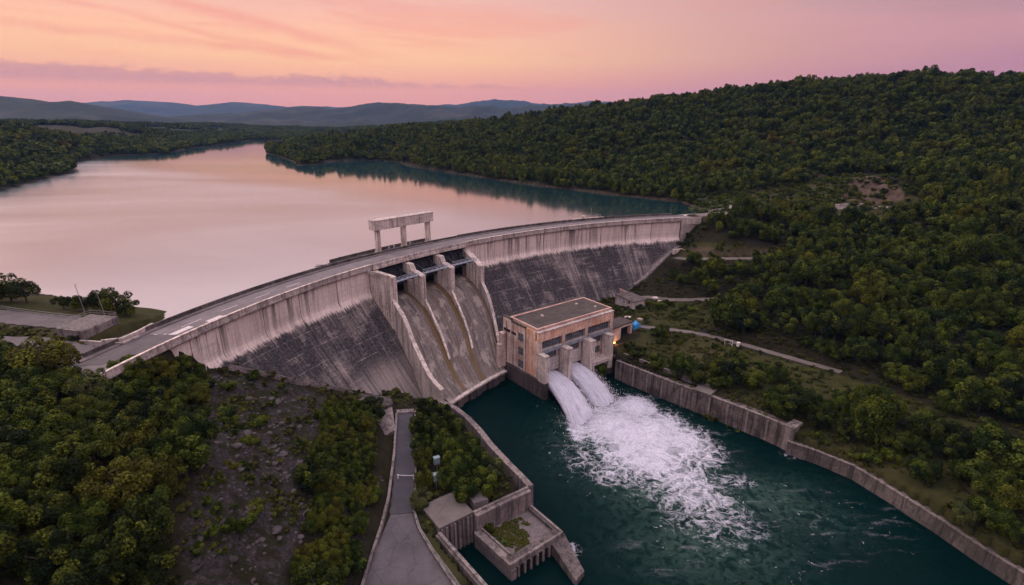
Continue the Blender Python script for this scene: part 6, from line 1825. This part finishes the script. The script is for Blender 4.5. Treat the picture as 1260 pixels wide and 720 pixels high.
stuff_points('hillside_wood', X[rest], Y[rest], Z_[rest] - .1, RR[rest], HH[rest] / 1.95, MID + HI[:2], None, 'dense wood covering the upper part of the right hillside', 'wood', 31)
# ---- hill beyond the lake arm
X, Y = scatter(-330, 900, 270, 1050, 6.6, 41)
il_ = inpoly(X, Y, lake_poly)
ok = (~il_) & (segdist(X, Y, lake_poly, True) > .6); cl, U_, V_, Z_ = clear_px(X, Y)
ok &= cl & flag_in_view(U_, V_, 60) & (Z_ > LAKE_Z + .3) & (V_ < 262)
for p3, wd, fl in ROADS.values(): ok &= segdist(X, Y, p3) > wd / 2 + 3
X, Y, Z_ = X[ok], Y[ok], Z_[ok]
rr = np.clip(g_np.lognormal(1.38, .2, len(X)), 2.4, 5.6); hh = rr * g_np.uniform(1.6, 2.6, len(X))
print('far right hill', len(X))
stuff_points('ridge_wood', X, Y, Z_ - .2, rr, hh / 1.95, MID, None, 'dense wood on the hill beyond the lake arm', 'wood', 32)
# ---- scrub in the clearing under that wood
X, Y = scatter(90, 330, 235, 330, 3.6, 43)
cl, U_, V_, Z_ = clear_px(X, Y); ok = (~cl) & (V_ < 262) & (~inpoly(X, Y, lake_poly)) & (np.random.default_rng(4).random(len(X)) < np.where(cutmask(U_, V_, X, Y) < .5, .62, .22))
for p3, wd, fl in ROADS.values(): ok &= segdist(X, Y, p3) > wd / 2 + 1.2
X, Y, Z_ = X[ok], Y[ok], Z_[ok]; rr = g_np.uniform(.9, 2.3, len(X))
stuff_points('scrub', X, Y, Z_, rr, rr * g_np.uniform(.55, .9, len(X)), BUSH + MID[:2], None, 'low scrub on the open slope above the crest approach road', 'scrub', 33)
# ---- far shores
X, Y = scatter(-1300, 700, 300, 1750, 9.0, 51)
ok = (~inpoly(X, Y, lake_poly)) & (segdist(X, Y, lake_poly, True) > 3); Z_ = ground_np(X, Y); U_, V_ = proj(X, Y, Z_)
ok &= flag_in_view(U_, V_, 40) & (Z_ > LAKE_Z + .3) & (((X < -250) | (Y > 1040))) & (fbm(X * .006, Y * .006, 3) > .33)
X, Y, Z_ = X[ok], Y[ok], Z_[ok]; rr = g_np.uniform(4.2, 7.0, len(X)); hh = g_np.uniform(7.0, 11.5, len(X))
print('far shore', len(X))
stuff_points('lakeshore_wood', X, Y, Z_ - .2, rr, hh / 1.95, LOW, None, 'dark woods on the far left shores of the lake', 'wood', 34)
# ---- undergrowth: banks, rock slope, forest edge
X, Y = scatter(-110, 150, 45, 215, 1.35, 61)
gz = ground_np(X, Y); U_, V_ = proj(X, Y, gz); f0 = free(X, Y, .6)
n1 = fbm(X * .18, Y * .18, 3)
rk = rockmask(U_, V_, X, Y) > .5
bank = inpoly(U_, V_, [(758, 432), (800, 404), (860, 412), (1035, 462), (1262, 540), (1262, 700), (1160, 640), (1100, 605), (980, 540), (985, 520), (865, 472)]) | inpoly(U_, V_, PXNO[4]) | inpoly(U_, V_, PXNO[5])
gen_ = ~(inpoly(U_, V_, PXNO[1]) | inpoly(U_, V_, PXNO[2]))
rd = np.random.default_rng(6).random(len(X))
ok = f0 & gen_ & flag_in_view(U_, V_, 20) & ((rk & (n1 > .54) & (rd < .6)) | (bank & (rd < .30 + .5 * (n1 > .5))) | ((~rk) & (~bank) & (rd < .6)))
isl_in = inpoly(X, Y, isl_wall + [blk_a, blk_b, at(512, 640, 6)[:2], at(512, 503, 6)[:2]]) & (segdist(X, Y, isl_wall) > 2.5)
ok |= isl_in & (rd < .45) & (inpoly(U_, V_, [(512, 503), (545, 505), (600, 556), (635, 598), (600, 612), (540, 606), (512, 640)]))
X, Y, Z_ = X[ok], Y[ok], gz[ok]; rr = g_np.uniform(.35, 1.2, len(X)) * np.where(bank[ok], .8, 1)
print('undergrowth', len(X))
stuff_points('undergrowth', X, Y, Z_ - .12, rr, rr * g_np.uniform(.4, .8, len(X)), BUSH[:2] + MID[:1], m_grass, 'rough grass and low undergrowth on the banks and slopes', 'undergrowth', 35)
X, Y = scatter(30, 240, 60, 290, 2.3, 91)
gz = ground_np(X, Y); U_, V_ = proj(X, Y, gz); n1 = fbm(X * .09 + 11, Y * .09, 3)
ok = free(X, Y, .9) & flag_in_view(U_, V_, 20) & (n1 > .47) & (np.random.default_rng(15).random(len(X)) < .55)
ok &= bank_px(U_, V_)
X, Y, Z_ = X[ok], Y[ok], gz[ok]; rr = np.clip(g_np.lognormal(-.05, .4, len(X)), .45, 2.0)
print('bank shrubs', len(X))
stuff_points('bank_shrubs', X, Y, Z_ - .15, rr, rr * g_np.uniform(.6, 1.2, len(X)), BUSH + MID[:2], None, 'low green shrubs scattered over the grass of the right bank', 'shrubs', 40)
# grass tray on the sunken platform
t_ = np.random.default_rng(8).random((420, 2))
pa, pb2, pc = pl_, pn, pb_
q = [pa + (pb2 - pa) * (.06 + .8 * a) + (pc - pa) * (.2 + .55 * b) for a, b in t_]
q = [p for p in q if fbm(np.array([p.x * .5]), np.array([p.y * .5]), 2)[0] > .45 and (p - pr_).length > 6.5]
X = np.array([p.x for p in q]); Y = np.array([p.y for p in q]); rr = np.random.default_rng(1).uniform(.2, .5, len(q))
stuff_points('platform_grass', X, Y, np.full(len(q), PZ - .78), rr, rr * .5, BUSH[:2], m_grass, 'patch of grass growing inside the sunken platform', 'grass', 36)
X, Y = scatter(-75, -20, 45, 115, 2.1, 81)
gz = ground_np(X, Y); U_, V_ = proj(X, Y, gz); n1 = fbm(X * .11 + 5, Y * .11, 3)
ok = (rockmask(U_, V_, X, Y) > .5) & free(X, Y, .5) & (n1 > .53) & (np.random.default_rng(13).random(len(X)) < .7)
X, Y, Z_ = X[ok], Y[ok], gz[ok]; rr = np.clip(g_np.lognormal(-.1, .45, len(X)), .35, 2.2)
stuff_points('slope_shrubs', X, Y, Z_ - .15, rr, rr * g_np.uniform(.5, 1.0, len(X)), BUSH + MID[:2], None, 'green shrubs growing over the rocky left slope', 'shrubs', 38)
# loose rocks on the slope
def rock_mesh(seed):
    g = np.random.default_rng(seed)
    th = np.linspace(0, 2 * math.pi, 8, endpoint=False); V = []
    for z, r in ((-.35, .8), (.1, 1.0), (.5, .62)):
        for a in th: V.append((r * math.cos(a) * g.uniform(.75, 1.15), r * .8 * math.sin(a) * g.uniform(.75, 1.15), z * g.uniform(.8, 1.2)))
    F_ = [(i * 8 + k, i * 8 + (k + 1) % 8, i * 8 + 8 + (k + 1) % 8, i * 8 + 8 + k) for i in range(2) for k in range(8)] + [tuple(range(16, 24))]
    me = bpy.data.meshes.new('loose_rock'); me.from_pydata(V, [], F_); me.materials.append(m_rockm); me.update(); return me
X, Y = scatter(-75, -20, 45, 115, .95, 71)
gz = ground_np(X, Y); U_, V_ = proj(X, Y, gz); ok = (rockmask(U_, V_, X, Y) > .5) & (np.random.default_rng(3).random(len(X)) < .42) & free(X, Y, 0)
X, Y, Z_ = X[ok], Y[ok], gz[ok]; rr = np.random.default_rng(2).gamma(2.0, .13, len(X)) + .1
print('rocks', len(X))
stuff_points('loose_rocks', X, Y, Z_, rr, rr * .8, [rock_mesh(i) for i in range(4)], None, 'loose grey rocks scattered over the bare left slope', 'rocks', 37)

# spray round the jets: drops too many to count
def drop_mesh():
    me = bpy.data.meshes.new('water_drop')
    me.from_pydata([(1, 0, 0), (-1, 0, 0), (0, 1, 0), (0, -1, 0), (0, 0, 1), (0, 0, -1)], [], [(0, 2, 4), (2, 1, 4), (1, 3, 4), (3, 0, 4), (2, 0, 5), (1, 2, 5), (3, 1, 5), (0, 3, 5)])
    me.materials.append(m_spray); me.update(); return me
gq = np.random.default_rng(77); pts = []
for (s0, s1, reach, sp), bend in zip( ((1.7, 8.2, 20.0, .45), (10.8, 17.4, 17.5, .25)), (-4.0, -1.0)):
    for i in range(4200):
        d = gq.random() ** .55; a = gq.uniform(-1.15, 1.15)
        z = 6.15 - .5 * d - 5.9 * d ** 1.8 + gq.normal() * (.25 + .9 * d) + .5 * (1 - a * a) * (.3 + d)
        p = PH((s0 + s1) / 2 + a * (s1 - s0) / 2 * (1 + sp * d) + bend * d * d, -.6 + reach * d + gq.normal() * .6 * d, max(z, .1))
        pts.append(p)
for i in range(6000):
    r_ = abs(gq.normal()) * 6.5; t_ = gq.uniform(0, 6.28)
    c0 = PH(7 + gq.uniform(-5, 8), 19 + gq.uniform(-2, 9), 0)
    pts.append((c0[0] + r_ * math.cos(t_), c0[1] + r_ * math.sin(t_), abs(gq.normal()) * 1.1 * math.exp(-r_ / 7)))
pts = np.array(pts); rr = gq.gamma(2.0, .022, len(pts)) + .02
stuff_points('spray', pts[:, 0], pts[:, 1], pts[:, 2], rr, rr, [drop_mesh()], None, 'fine white spray flying round the two water jets', 'spray', 39)
# ------------------------------------------------------------------ evening haze: one closed box of thin air round everything
m_haze = bpy.data.materials.new('haze_air'); m_haze.use_nodes = True
ht = m_haze.node_tree; ht.nodes.clear(); H_ = NT(ht)
pv = H_.n('ShaderNodeVolumePrincipled', {'Color': (0.27, 0.52, 1.0, 1.0), 'Density': 0.000044, 'Anisotropy': 0.0})
ho = H_.n('ShaderNodeOutputMaterial', out=None)
ht.links.new(pv, ho.inputs['Volume'])
mb = MB(); mb.box(-7600, 7600, -200, 9400, -60, 420)
tag(build('haze', mb, m_haze), 'thin bluish evening haze over the valley and far hills', 'haze', kind='stuff')
